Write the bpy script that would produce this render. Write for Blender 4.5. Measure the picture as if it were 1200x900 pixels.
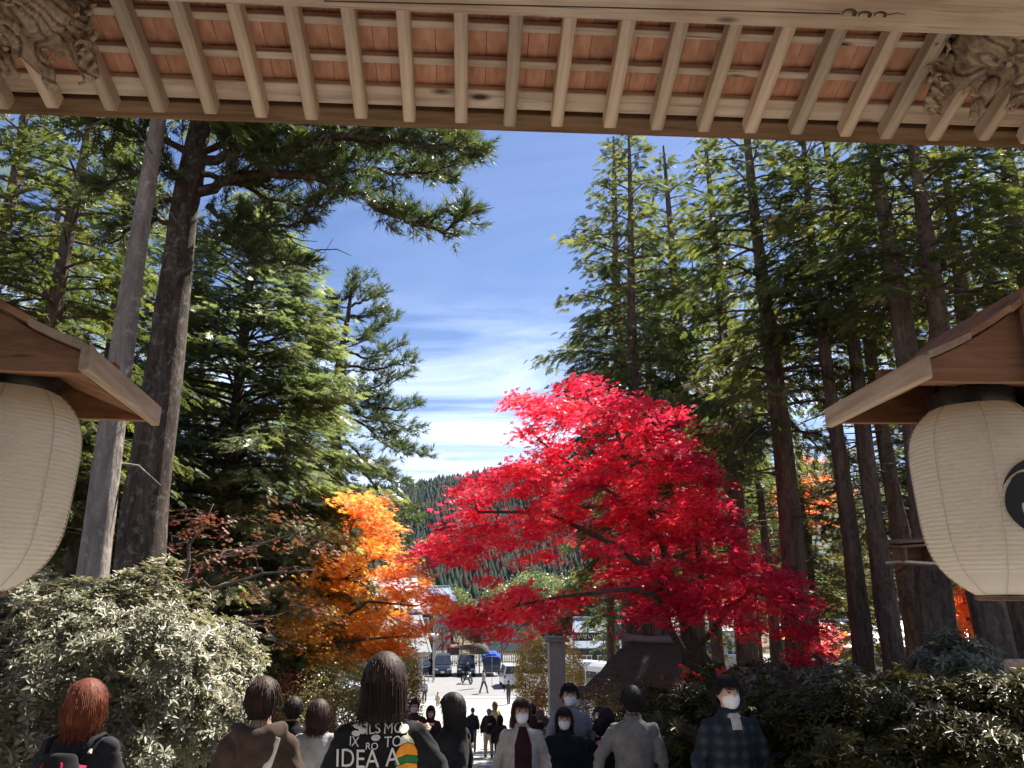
import bpy, bmesh, math, random
import numpy as np
from mathutils import Vector, Matrix, Euler, noise
R = math.radians
PI = math.pi
sc = bpy.context.scene
for _o in list(bpy.data.objects):
    bpy.data.objects.remove(_o)
COL = sc.collection
random.seed(7)
RNG = np.random.default_rng(11)

# ---------------------------------------------------------------- camera
YAW, PITCH, CAMZ, F = R(-3.3), R(15.4), 1.6, 900.0
cd = bpy.data.cameras.new('camera')
cam = bpy.data.objects.new('camera', cd)
COL.objects.link(cam)
cam.location = (0, 0, CAMZ)
cam.rotation_euler = (PI / 2 + PITCH, 0, YAW)
cd.sensor_width = 36
cd.lens = 27.0
cd.clip_start = 0.05
cd.clip_end = 6000
sc.camera = cam

# ---------------------------------------------------------------- sky, sun, exposure
SUN_AZ, SUN_EL = R(44), R(51)          # clockwise from +Y
w = bpy.data.worlds.new('World')
sc.world = w
w.use_nodes = True
nt = w.node_tree
nt.nodes.clear()
N = nt.nodes.new
L = nt.links.new
out = N('ShaderNodeOutputWorld')
bg = N('ShaderNodeBackground')
bg.inputs['Strength'].default_value = 0.052
sky = N('ShaderNodeTexSky')
sky.sky_type = 'NISHITA'
sky.sun_disc = False
sky.sun_elevation = SUN_EL
sky.sun_rotation = SUN_AZ
sky.altitude = 900
sky.air_density = 1.15
sky.dust_density = 0.25
sky.ozone_density = 2.2
tc = N('ShaderNodeTexCoord')
sep = N('ShaderNodeSeparateXYZ')
L(tc.outputs['Generated'], sep.inputs[0])
mx0 = N('ShaderNodeMath'); mx0.operation = 'MAXIMUM'; mx0.inputs[1].default_value = 0.0
mx = N('ShaderNodeMath'); mx.operation = 'ADD'; mx.inputs[1].default_value = 0.16
L(sep.outputs['Z'], mx0.inputs[0]); L(mx0.outputs[0], mx.inputs[0])
dv = N('ShaderNodeVectorMath'); dv.operation = 'DIVIDE'
cmb = N('ShaderNodeCombineXYZ')
for i in range(3):
    L(mx.outputs[0], cmb.inputs[i])
L(tc.outputs['Generated'], dv.inputs[0]); L(cmb.outputs[0], dv.inputs[1])
mp = N('ShaderNodeMapping')
mp.inputs['Scale'].default_value = (0.75, 1.7, 0.0)
mp.inputs['Location'].default_value = (1.3, 0.55, 0)
mp.inputs['Rotation'].default_value = (0, 0, R(28))
L(dv.outputs[0], mp.inputs[0])
nz = N('ShaderNodeTexNoise')
nz.inputs['Scale'].default_value = 1.1
nz.inputs['Detail'].default_value = 9
nz.inputs['Roughness'].default_value = 0.62
nz.inputs['Distortion'].default_value = 0.9
L(mp.outputs[0], nz.inputs['Vector'])
cr = N('ShaderNodeMapRange')
cr.inputs['From Min'].default_value = 0.42
cr.inputs['From Max'].default_value = 0.78
cr.inputs['To Max'].default_value = 0.85
L(nz.outputs['Fac'], cr.inputs['Value'])
# thin cloud lies mostly low in the sky
lo = N('ShaderNodeMapRange')
lo.inputs['From Min'].default_value = 0.38
lo.inputs['From Max'].default_value = 0.22
lo.inputs['To Min'].default_value = 0.10
lo.inputs['To Max'].default_value = 1.0
L(sep.outputs['Z'], lo.inputs['Value'])
ml = N('ShaderNodeMath'); ml.operation = 'MULTIPLY'; ml.use_clamp = True
L(cr.outputs[0], ml.inputs[0]); L(lo.outputs[0], ml.inputs[1])
mixc = N('ShaderNodeMix'); mixc.data_type = 'RGBA'
mixc.inputs[7].default_value = (13.0, 14.2, 16.5, 1)
hsv = N('ShaderNodeHueSaturation'); hsv.inputs['Saturation'].default_value = 1.13; hsv.inputs['Value'].default_value = .86
tint = N('ShaderNodeMix'); tint.data_type = 'RGBA'; tint.blend_type = 'MULTIPLY'; tint.inputs[0].default_value = 1; tint.inputs[7].default_value = (1.07, .96, 1.02, 1)
L(sky.outputs[0], tint.inputs[6]); L(tint.outputs[2], hsv.inputs['Color'])
L(ml.outputs[0], mixc.inputs[0]); L(hsv.outputs[0], mixc.inputs[6])
L(mixc.outputs[2], bg.inputs['Color'])
L(bg.outputs[0], out.inputs[0])

sd = bpy.data.lights.new('sun', 'SUN')
sd.energy = 5.0
sd.angle = R(0.6)
sd.color = (1.0, 0.94, 0.84)
sun = bpy.data.objects.new('sun', sd)
COL.objects.link(sun)
sun_dir = Vector((math.sin(SUN_AZ) * math.cos(SUN_EL), math.cos(SUN_AZ) * math.cos(SUN_EL), math.sin(SUN_EL)))
sun.rotation_euler = sun_dir.to_track_quat('Z', 'Y').to_euler()
sun.location = sun_dir * 60

sc.view_settings.view_transform = 'Standard'
sc.view_settings.look = 'None'
sc.view_settings.exposure = 1.65
sc.view_settings.gamma = 1
sc.render.engine = 'CYCLES'
cy = sc.cycles
cy.use_denoising = True
cy.max_bounces = 9
cy.diffuse_bounces = 6
cy.glossy_bounces = 2
cy.transmission_bounces = 5
cy.transparent_max_bounces = 6
cy.volume_bounces = 0
cy.use_adaptive_sampling = True
cy.adaptive_threshold = 0.02
cy.sample_clamp_indirect = 6
cy.caustics_reflective = False
cy.caustics_refractive = False

# ---------------------------------------------------------------- where a sight line meets a given distance
CM = Euler(cam.rotation_euler).to_matrix()


def at(u, v, Y):
    d = CM @ Vector(((u - 600) / F, (450 - v) / F, -1.0))
    return Vector((0, 0, CAMZ)) + d * (Y / d.y)


def project(p):
    q = CM.transposed() @ (Vector(p) - Vector((0, 0, CAMZ)))
    return 600 + F * q.x / -q.z, 450 - F * q.y / -q.z


def sstep(a, b, x):
    t = min(1.0, max(0.0, (x - a) / (b - a)))
    return t * t * (3 - 2 * t)


PLAZA = -5.85


def stair(y):
    if y < 1.8:
        return 0.0
    return max(PLAZA, -0.15 * math.floor((y - 1.8) / 1.05 + 1))


def ground(x, y):
    s = 0.0 if y < 1.8 else max(PLAZA, -0.1429 * (y - 1.8))
    b = sstep(3.4, 8.5, abs(x)) * (1.0 - sstep(28, 48, y)) * (1.9 if x > 0 else 1.3) * sstep(1.5, 9, y)
    n = noise.noise(Vector((x * .18, y * .18, 0))) * .35 * sstep(3.6, 7, abs(x)) * (1 - sstep(38, 48, y))
    return s + b + n


# ---------------------------------------------------------------- objects
def tag(o, label=None, cat=None, group=None, kind=None):
    if label: o['label'] = label
    if cat: o['category'] = cat
    if group: o['group'] = group
    if kind: o['kind'] = kind
    return o


def empty(name, loc=(0, 0, 0), label=None, cat=None, group=None, rz=0.0):
    o = bpy.data.objects.new(name, None)
    o.empty_display_size = .1
    COL.objects.link(o)
    o.location = loc
    o.rotation_euler = (0, 0, rz)
    return tag(o, label, cat, group)


def link_mesh(name, me, m, parent=None, loc=None):
    o = bpy.data.objects.new(name, me)
    COL.objects.link(o)
    if m is not None and not me.materials:
        for k in (m if isinstance(m, (list, tuple)) else [m]):
            me.materials.append(k)
    if parent is not None:
        o.parent = parent
    if loc is not None:
        o.location = loc
    return o


KIDS = {}


def copy_tree(o, parent=None):
    c = o.copy()
    COL.objects.link(c)
    c.parent = parent
    for ch in list(o.children):
        copy_tree(ch, c)
    return c


class MB:
    """collects boxes, bars, tubes and lathes and links them as one mesh"""

    def __init__(s):
        s.v, s.f, s.mi, s.cur = [], [], [], 0

    def add(s, vs, fs):
        b = len(s.v)
        s.v += [tuple(p) for p in vs]
        s.f += [tuple(b + i for i in f) for f in fs]
        s.mi += [s.cur] * len(fs)

    def box(s, c, size, rot=None, bev=0.0):
        x, y, z = size[0] / 2, size[1] / 2, size[2] / 2
        c = Vector(c)
        if bev <= 0:
            P = [Vector(((-x, x)[i & 1], (-y, y)[i >> 1 & 1], (-z, z)[i >> 2])) for i in range(8)]
            fs = [(0, 2, 3, 1), (4, 5, 7, 6), (0, 1, 5, 4), (2, 6, 7, 3), (0, 4, 6, 2), (1, 3, 7, 5)]
        else:
            b = bev
            P = []
            for zz, k in ((-z, 1), (-z + b, 0), (z - b, 0), (z, 1)):
                X, Y = x - b * k, y - b * k
                e = b * (0.5 if k else 1)
                for px, py in ((-X + e, -Y), (X - e, -Y), (X, -Y + e), (X, Y - e), (X - e, Y), (-X + e, Y), (-X, Y - e), (-X, -Y + e)):
                    P.append(Vector((px, py, zz)))
            fs = [tuple(range(7, -1, -1)), tuple(range(24, 32))]
            for r in range(3):
                for i in range(8):
                    j = (i + 1) % 8
                    fs.append((r * 8 + i, r * 8 + j, r * 8 + 8 + j, r * 8 + 8 + i))
        if rot is not None:
            P = [rot @ p for p in P]
        s.add([p + c for p in P], fs)

    def bar(s, p0, p1, w, h, up=(0, 0, 1), bev=0.0):
        p0, p1 = Vector(p0), Vector(p1)
        d = p1 - p0
        y = d.normalized()
        x = y.cross(Vector(up)).normalized()
        z = x.cross(y)
        rot = Matrix((x, y, z)).transposed()
        s.box((p0 + p1) / 2, (w, d.length, h), rot, bev)

    def tube(s, pts, rad, n=8, caps=True, ry=None, jit=0.0, seed=0):
        pts = [Vector(p) for p in pts]
        if not isinstance(rad, (list, tuple)):
            rad = [rad] * len(pts)
        base = len(s.v)
        t0 = (pts[1] - pts[0]).normalized()
        ref = Vector((0, 0, 1)) if abs(t0.z) < .9 else Vector((0, 1, 0))
        x = t0.cross(ref).normalized()
        for i, p in enumerate(pts):
            a = pts[max(0, i - 1)]; b = pts[min(len(pts) - 1, i + 1)]
            t = (b - a).normalized()
            x = (x - t * x.dot(t))
            x = x.normalized() if x.length > 1e-6 else t.orthogonal().normalized()
            y = t.cross(x)
            r = rad[i]
            q = (ry[i] if ry else r)
            for k in range(n):
                an = 2 * PI * k / n
                j = 1.0
                if jit:
                    j += jit * noise.noise(Vector((math.cos(an) * 1.6 + seed, math.sin(an) * 1.6, p.z * .8 + seed)))
                    j += jit * .6 * noise.noise(Vector((math.cos(an) * 5 + seed, math.sin(an) * 5, p.z * 1.1)))
                s.v.append(tuple(p + x * (math.cos(an) * r * j) + y * (math.sin(an) * q * j)))
        for i in range(len(pts) - 1):
            for k in range(n):
                a = base + i * n + k; b = base + i * n + (k + 1) % n
                s.f.append((a, b, b + n, a + n)); s.mi.append(s.cur)
        if caps:
            s.f.append(tuple(base + k for k in range(n - 1, -1, -1))); s.mi.append(s.cur)
            e = base + (len(pts) - 1) * n
            s.f.append(tuple(e + k for k in range(n))); s.mi.append(s.cur)

    def lathe(s, prof, n=24, c=(0, 0, 0), caps=True, a0=0.0, a1=2 * PI):
        base = len(s.v); c = Vector(c)
        full = abs(a1 - a0 - 2 * PI) < 1e-6
        m = n if full else n + 1
        for r, z in prof:
            for k in range(m):
                an = a0 + (a1 - a0) * k / n
                s.v.append((c.x + r * math.cos(an), c.y + r * math.sin(an), c.z + z))
        for i in range(len(prof) - 1):
            for k in range(n):
                k2 = (k + 1) % m
                a = base + i * m + k; b = base + i * m + k2
                s.f.append((a, b, b + m, a + m)); s.mi.append(s.cur)
        if caps and full:
            s.f.append(tuple(base + k for k in range(n - 1, -1, -1))); s.mi.append(s.cur)
            e = base + (len(prof) - 1) * m
            s.f.append(tuple(e + k for k in range(n))); s.mi.append(s.cur)

    def ell(s, c, r, n=14, m=9, rot=None):
        c = Vector(c); base = len(s.v)
        P = []
        for i in range(1, m):
            t = PI * i / m
            for k in range(n):
                a = 2 * PI * k / n
                P.append(Vector((r[0] * math.sin(t) * math.cos(a), r[1] * math.sin(t) * math.sin(a), r[2] * math.cos(t))))
        P += [Vector((0, 0, r[2])), Vector((0, 0, -r[2]))]
        if rot is not None:
            P = [rot @ p for p in P]
        fs = []
        for i in range(m - 2):
            for k in range(n):
                a = i * n + k; b = i * n + (k + 1) % n
                fs.append((a, a + n, b + n, b))
        T = (m - 1) * n
        for k in range(n):
            fs.append((T, k, (k + 1) % n))
            fs.append((T + 1, (m - 2) * n + (k + 1) % n, (m - 2) * n + k))
        s.add([p + c for p in P], fs)

    def loft(s, rings, caps=True):
        """rings: lists of equal numbers of points"""
        base = len(s.v); n = len(rings[0])
        for r in rings:
            s.v += [tuple(p) for p in r]
        for i in range(len(rings) - 1):
            for k in range(n):
                a = base + i * n + k; b = base + i * n + (k + 1) % n
                s.f.append((a, b, b + n, a + n)); s.mi.append(s.cur)
        if caps:
            s.f.append(tuple(base + k for k in range(n - 1, -1, -1))); s.mi.append(s.cur)
            e = base + (len(rings) - 1) * n
            s.f.append(tuple(e + k for k in range(n))); s.mi.append(s.cur)

    def prism(s, poly, d, axis='y', off=0.0):
        """poly: 2-D outline; axis: the direction it is pushed along"""
        n = len(poly)
        def P(a, b, t):
            return {'y': (a, t, b), 'x': (t, a, b), 'z': (a, b, t)}[axis]
        vs = [P(a, b, off) for a, b in poly] + [P(a, b, off + d) for a, b in poly]
        fs = [tuple(range(n)), tuple(range(2 * n - 1, n - 1, -1))]
        for i in range(n):
            j = (i + 1) % n
            fs.append((i, i + n, j + n, j))
        s.add(vs, fs)

    def mesh(s, name='m', off=(0, 0, 0), smooth=False):
        me = bpy.data.meshes.new(name)
        ox, oy, oz = off
        me.from_pydata([(a - ox, b - oy, c - oz) for a, b, c in s.v], [], s.f)
        me.polygons.foreach_set('material_index', s.mi)
        if smooth:
            me.polygons.foreach_set('use_smooth', [True] * len(s.f))
        me.update()
        return me

    def build(s, name, m, parent=None, smooth=False, fix=True, off=None, normals=False):
        if off is None:
            off = (0, 0, 0)
            p = parent
            while p is not None:
                off = tuple(off[i] + p.location[i] for i in range(3))
                p = p.parent
        me = s.mesh(name, off, smooth)
        if normals:
            bm = bmesh.new(); bm.from_mesh(me)
            bmesh.ops.recalc_face_normals(bm, faces=bm.faces)
            bm.to_mesh(me); bm.free()
        return link_mesh(name, me, m, parent)


def sharp(o, ang=35):
    """smooth shading with hard edges kept"""
    me = o.data
    me.polygons.foreach_set('use_smooth', [True] * len(me.polygons))
    me.set_sharp_from_angle(angle=R(ang))
    return o


def remesh(me, voxel, smooth_it=2, lump=None):
    """fuse overlapping closed shapes into one continuous skin"""
    o = bpy.data.objects.new('fuse', me)
    COL.objects.link(o)
    md = o.modifiers.new('r', 'REMESH'); md.mode = 'VOXEL'; md.voxel_size = voxel; md.use_smooth_shade = True
    if smooth_it:
        ms = o.modifiers.new('s', 'SMOOTH'); ms.factor = .5; ms.iterations = smooth_it
    dg = bpy.context.evaluated_depsgraph_get()
    r = bpy.data.meshes.new_from_object(o.evaluated_get(dg))
    bpy.data.objects.remove(o)
    if lump:
        n = len(r.vertices)
        co = np.empty(n * 3); r.vertices.foreach_get('co', co); co = co.reshape(-1, 3)
        nr = np.empty(n * 3); r.vertices.foreach_get('normal', nr); nr = nr.reshape(-1, 3)
        d = np.array([lump(Vector(c)) for c in co])
        co = co + nr * d[:, None]
        r.vertices.foreach_set('co', co.ravel()); r.update()
    return r


# ---------------------------------------------------------------- leaf clouds (numpy)
def np_mesh(name, V, Fc, rnd=None, smooth=False):
    V = np.asarray(V, dtype=np.float32); Fc = np.asarray(Fc, dtype=np.int32)
    me = bpy.data.meshes.new(name)
    nv, nf, k = len(V), len(Fc), Fc.shape[1]
    me.vertices.add(nv); me.vertices.foreach_set('co', V.ravel())
    me.loops.add(nf * k); me.loops.foreach_set('vertex_index', Fc.ravel())
    me.polygons.add(nf)
    me.polygons.foreach_set('loop_start', np.arange(0, nf * k, k, dtype=np.int32))
    me.polygons.foreach_set('loop_total', np.full(nf, k, dtype=np.int32))
    if smooth:
        me.polygons.foreach_set('use_smooth', np.ones(nf, dtype=bool))
    if rnd is not None:
        a = me.attributes.new('rnd', 'FLOAT', 'POINT')
        a.data.foreach_set('value', np.asarray(rnd, dtype=np.float32))
    me.update(calc_edges=True)
    return me


def frames(F_, U, spin=None):
    """rotation matrices whose local y runs along F_, local z near U"""
    F_ = F_ / (np.linalg.norm(F_, axis=1, keepdims=True) + 1e-9)
    X = np.cross(F_, U); X /= (np.linalg.norm(X, axis=1, keepdims=True) + 1e-9)
    Z = np.cross(X, F_)
    return np.stack([X, F_, Z], axis=2)


def stamp(tv, tf, P, M, S, rnd=None):
    n, k = len(P), len(tv)
    V = np.einsum('nij,kj->nki', M, tv) * S[:, None, None] + P[:, None, :]
    Fc = (tf[None] + (np.arange(n) * k)[:, None, None]).reshape(-1, tf.shape[1])
    r = None if rnd is None else np.repeat(rnd, k)
    return V.reshape(-1, 3), Fc, r


def unit(n, rng=RNG):
    a = rng.normal(size=(n, 3))
    return a / np.linalg.norm(a, axis=1, keepdims=True)


def tpl_spray(seed=0, n=10):
    """flat fan of a conifer twig: leaflets either side of an axis"""
    r = np.random.default_rng(seed)
    v, f = [], []
    for i in range(n):
        t = (i + .6) / n
        sg = 1 if i % 2 else -1
        if i == n - 1: sg = 0
        L_ = .42 * (1 - .55 * t) * r.uniform(.75, 1.2)
        b = np.array([0, t * .8, -.10 * t * t])
        d = np.array([sg * .85, .62, r.uniform(-.22, .12)]); d /= np.linalg.norm(d)
        p = np.cross(d, [0, 0, 1]); p /= np.linalg.norm(p)
        wd = .085 * r.uniform(.8, 1.3)
        k = len(v)
        v += [b - p * wd, b + p * wd + d * .05, b + d * L_]
        f += [(k, k + 1, k + 2)]
    return np.array(v), np.array(f)


def tpl_tuft(seed=0, n=13):
    r = np.random.default_rng(seed)
    v, f = [], []
    for i in range(n):
        d = np.array([r.normal() * .75, 1.0, r.normal() * .75]); d /= np.linalg.norm(d)
        p = np.cross(d, unit(1, r)[0]); p /= np.linalg.norm(p)
        b = np.array([0, r.uniform(-.35, .35), 0]); k = len(v)
        v += [b - p * .042, b + p * .042, b + d * r.uniform(.7, 1)]
        f.append((k, k + 1, k + 2))
    return np.array(v), np.array(f)


def tpl_maple(seed=0, nl=4, spread=.9):
    r = np.random.default_rng(seed)
    v, f = [], []
    for j in range(nl):
        c = np.array([r.uniform(-spread, spread), r.uniform(-spread, spread), r.uniform(-.35, .35)])
        a0 = r.uniform(0, 6.28)
        nrm = np.array([r.normal() * .45, r.normal() * .45, 1]); nrm /= np.linalg.norm(nrm)
        X = np.cross(nrm, [0, 1, 0]); X /= np.linalg.norm(X); Y = np.cross(nrm, X)
        for i in range(5):
            a = a0 + (i - 2) * .95
            L_ = (.5, .42, .34)[abs(i - 2)]
            d = X * math.cos(a) + Y * math.sin(a); q = -X * math.sin(a) + Y * math.cos(a)
            k = len(v)
            v += [c + d * L_ * .12 + q * .10, c + d * L_ - nrm * .06, c + d * L_ * .12 - q * .10]
            f += [(k, k + 1, k + 2)]
    return np.array(v), np.array(f)


def tpl_whorl(seed=0, n=7):
    """rosette of long leathery leaves"""
    r = np.random.default_rng(seed)
    v, f = [], []
    for i in range(n):
        a = 6.283 * i / n + r.uniform(-.25, .25)
        up = r.uniform(-.15, .55)
        d = np.array([math.cos(a), math.sin(a), up]); d /= np.linalg.norm(d)
        q = np.array([-math.sin(a), math.cos(a), 0])
        z = np.cross(d, q)
        L_ = r.uniform(.75, 1.05); wd = .15
        k = len(v)
        v += [d * .05, d * L_ * .5 + q * wd + z * .06, d * L_ - np.array([0, 0, .14]), d * L_ * .5 - q * wd + z * .06]
        f += [(k, k + 2, k + 1), (k, k + 3, k + 2)]
    return np.array(v), np.array(f)


def tpl_leaves(seed=0, n=8):
    r = np.random.default_rng(seed)
    v, f = [], []
    for i in range(n):
        c = r.uniform(-.7, .7, 3); d = unit(1, r)[0]; q = np.cross(d, unit(1, r)[0]); q /= np.linalg.norm(q)
        k = len(v); L_ = r.uniform(.22, .34)
        v += [c, c + d * L_ * .5 + q * .1, c + d * L_, c + d * L_ * .5 - q * .1]
        f += [(k, k + 1, k + 2), (k, k + 2, k + 3)]
    return np.array(v), np.array(f)


SPRAY, TUFT, MAPLE, WHORL, LEAVES = tpl_spray(), tpl_tuft(), tpl_maple(), tpl_whorl(), tpl_leaves()


# ---------------------------------------------------------------- materials
def mk(name):
    m = bpy.data.materials.new(name)
    m.use_nodes = True
    t = m.node_tree
    b = t.nodes['Principled BSDF']
    return m, t, b


def ramp(t, stops, src):
    r = t.nodes.new('ShaderNodeValToRGB')
    e = r.color_ramp.elements
    while len(e) < len(stops):
        e.new(.5)
    for i, (p, c) in enumerate(stops):
        e[i].position = p
        e[i].color = (*c, 1)
    t.links.new(src, r.inputs[0])
    return r.outputs[0]


def tex(t, scale, detail=4, rough=.6, stretch=(1, 1, 1), coord='Object', dist=0.0, off=(0, 0, 0), kind='noise'):
    c = t.nodes.new('ShaderNodeTexCoord')
    m = t.nodes.new('ShaderNodeMapping')
    m.inputs['Scale'].default_value = stretch
    m.inputs['Location'].default_value = off
    t.links.new(c.outputs[coord], m.inputs[0])
    if kind == 'noise':
        n = t.nodes.new('ShaderNodeTexNoise')
        n.inputs['Detail'].default_value = detail
        n.inputs['Roughness'].default_value = rough
        n.inputs['Distortion'].default_value = dist
    else:
        n = t.nodes.new('ShaderNodeTexVoronoi')
    n.inputs['Scale'].default_value = scale
    t.links.new(m.outputs[0], n.inputs['Vector'])
    return n


def bump(t, b, src, strength=.3, dist=.01):
    k = t.nodes.new('ShaderNodeBump')
    k.inputs['Strength'].default_value = strength
    k.inputs['Distance'].default_value = dist
    t.links.new(src, k.inputs['Height'])
    t.links.new(k.outputs[0], b.inputs['Normal'])


def plain(name, col, rough=.7, metal=0.0, var=.15, scale=6, bmp=.15, bd=.004, stretch=(1, 1, 1), spec=.5):
    m, t, b = mk(name)
    n = tex(t, scale, 5, .65, stretch)
    lo_ = tuple(max(0, c * (1 - var)) for c in col); hi = tuple(min(1, c * (1 + var)) for c in col)
    L_ = ramp(t, [(.3, lo_), (.7, hi)], n.outputs['Fac'])
    t.links.new(L_, b.inputs['Base Color'])
    b.inputs['Roughness'].default_value = rough
    b.inputs['Metallic'].default_value = metal
    b.inputs['Specular IOR Level'].default_value = spec
    if bmp:
        n2 = tex(t, scale * 6, 4, .6, stretch)
        bump(t, b, n2.outputs['Fac'], bmp, bd)
    return m


def rand_hue(t, src, amount):
    """object-to-object variation of value"""
    oi = t.nodes.new('ShaderNodeObjectInfo')
    mr = t.nodes.new('ShaderNodeMapRange')
    mr.inputs['To Min'].default_value = 1 - amount; mr.inputs['To Max'].default_value = 1 + amount
    t.links.new(oi.outputs['Random'], mr.inputs[0])
    hs = t.nodes.new('ShaderNodeHueSaturation')
    t.links.new(mr.outputs[0], hs.inputs['Value'])
    t.links.new(src, hs.inputs['Color'])
    return hs.outputs[0]


def wood(name, dark, mid, light, axis='Y', rough=.75, knots=True, scale=1.0, ov=.15):
    m, t, b = mk(name)
    st = {'X': (.55, 9, 9), 'Y': (9, .55, 9), 'Z': (9, 9, .55)}[axis]
    st = tuple(a * scale for a in st)
    n = tex(t, 2.2, 6, .65, st, dist=.6)
    n2 = tex(t, 1.7, 3, .5, (1, 1, 1), off=(4, 2, 7))
    c = ramp(t, [(.28, dark), (.5, mid), (.74, light)], n.outputs['Fac'])
    mixn = t.nodes.new('ShaderNodeMix'); mixn.data_type = 'RGBA'; mixn.blend_type = 'MULTIPLY'
    mixn.inputs[0].default_value = .55
    c2 = ramp(t, [(.35, (.62, .55, .5)), (.6, (1, 1, 1))], n2.outputs['Fac'])
    t.links.new(c, mixn.inputs[6]); t.links.new(c2, mixn.inputs[7])
    res = mixn.outputs[2]
    if knots:
        vo = tex(t, 2.1, stretch={'X': (.8, 2.2, 2.2), 'Y': (2.2, .8, 2.2), 'Z': (2.2, 2.2, .8)}[axis], kind='v')
        kr = t.nodes.new('ShaderNodeMapRange')
        kr.inputs['From Min'].default_value = .055; kr.inputs['From Max'].default_value = .15
        t.links.new(vo.outputs['Distance'], kr.inputs[0])
        mk_ = t.nodes.new('ShaderNodeMix'); mk_.data_type = 'RGBA'
        mk_.inputs[6].default_value = (.05, .03, .02, 1)
        t.links.new(kr.outputs[0], mk_.inputs[0]); t.links.new(res, mk_.inputs[7])
        res = mk_.outputs[2]
    crk = .45 if knots else .92
    ck_ = tex(t, 3.2, 3, .5, tuple(a * 1.8 if a > 1 else a * .6 for a in st), off=(9, 3, 5))
    cm = t.nodes.new('ShaderNodeMapRange'); cm.inputs['From Min'].default_value = .30; cm.inputs['From Max'].default_value = .36
    cm.inputs['To Min'].default_value = crk
    t.links.new(ck_.outputs['Fac'], cm.inputs[0])
    cx_ = t.nodes.new('ShaderNodeMix'); cx_.data_type = 'RGBA'; cx_.blend_type = 'MULTIPLY'; cx_.inputs[0].default_value = 1
    t.links.new(res, cx_.inputs[6]); t.links.new(cm.outputs[0], cx_.inputs[7]); res = cx_.outputs[2]
    res = rand_hue(t, res, ov)
    t.links.new(res, b.inputs['Base Color'])
    b.inputs['Roughness'].default_value = rough
    b.inputs['Specular IOR Level'].default_value = .25
    bump(t, b, n.outputs['Fac'], .35, .004)
    return m


def bark(name, dark, light, lichen=None, sc_=1.0):
    m, t, b = mk(name)
    n = tex(t, 5 * sc_, 7, .7, (1.6, 1.6, .35), dist=.8)
    n2 = tex(t, 1.3, 4, .6, (1, 1, .6))
    c = ramp(t, [(.34, dark), (.66, light)], n.outputs['Fac'])
    if lichen:
        n3 = tex(t, 9, 5, .75, (1, 1, .8), off=(3, 1, 2))
        mr = t.nodes.new('ShaderNodeMapRange')
        mr.inputs['From Min'].default_value = .52; mr.inputs['From Max'].default_value = .66
        mr.inputs['To Max'].default_value = .75
        t.links.new(n3.outputs['Fac'], mr.inputs[0])
        mm = t.nodes.new('ShaderNodeMix'); mm.data_type = 'RGBA'
        mm.inputs[7].default_value = (*lichen, 1)
        t.links.new(mr.outputs[0], mm.inputs[0]); t.links.new(c, mm.inputs[6])
        c = mm.outputs[2]
    mu = t.nodes.new('ShaderNodeMix'); mu.data_type = 'RGBA'; mu.blend_type = 'MULTIPLY'; mu.inputs[0].default_value = .6
    c2 = ramp(t, [(.3, (.55, .55, .55)), (.65, (1.15, 1.1, 1.05))], n2.outputs['Fac'])
    t.links.new(c, mu.inputs[6]); t.links.new(c2, mu.inputs[7])
    t.links.new(mu.outputs[2], b.inputs['Base Color'])
    b.inputs['Roughness'].default_value = .9
    b.inputs['Specular IOR Level'].default_value = .2
    n5 = tex(t, 16 * sc_, 5, .7, (1.5, 1.5, .45), dist=1.2, off=(5, 5, 5))
    ad = t.nodes.new('ShaderNodeMath'); ad.operation = 'ADD'
    t.links.new(n.outputs['Fac'], ad.inputs[0]); t.links.new(n5.outputs['Fac'], ad.inputs[1])
    bump(t, b, ad.outputs[0], 1.0, .035)
    return m


def leafmat(name, stops, trans=.35, rough=.5, spec=.4, tint=(1, 1, 1), tgain=1.0):
    m, t, b = mk(name)
    a = t.nodes.new('ShaderNodeAttribute'); a.attribute_name = 'rnd'
    c = ramp(t, stops, a.outputs['Fac'])
    t.links.new(c, b.inputs['Base Color'])
    b.inputs['Roughness'].default_value = rough
    b.inputs['Specular IOR Level'].default_value = spec
    if trans > 0:
        tr = t.nodes.new('ShaderNodeBsdfTranslucent')
        mu = t.nodes.new('ShaderNodeMix'); mu.data_type = 'RGBA'; mu.blend_type = 'MULTIPLY'; mu.inputs[0].default_value = 1
        mu.inputs[7].default_value = (*[tgain * k for k in tint], 1)
        t.links.new(c, mu.inputs[6]); t.links.new(mu.outputs[2], tr.inputs['Color'])
        ms = t.nodes.new('ShaderNodeMixShader'); ms.inputs[0].default_value = trans
        o = t.nodes['Material Output']
        t.links.new(b.outputs[0], ms.inputs[1]); t.links.new(tr.outputs[0], ms.inputs[2])
        t.links.new(ms.outputs[0], o.inputs[0])
    return m


def cloth(name, col, rough=.95, var=.28, sheen=.3, spec=.12):
    m = plain(name, col, rough, var=var, scale=9, bmp=.25, bd=.002, spec=spec)
    m.node_tree.nodes['Principled BSDF'].inputs['Sheen Weight'].default_value = sheen * .15
    return m


def flat(name, col, rough=.5, metal=0, spec=.5):
    return plain(name, col, rough, metal, var=.06, scale=14, bmp=0, spec=spec)


def glass(name='car_glass', col=(.02, .025, .03)):
    m, t, b = mk(name)
    n = tex(t, 3, 2)
    t.links.new(ramp(t, [(.3, col), (.7, tuple(c * 1.6 for c in col))], n.outputs['Fac']), b.inputs['Base Color'])
    b.inputs['Roughness'].default_value = .06
    b.inputs['Specular IOR Level'].default_value = .8
    return m


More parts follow.
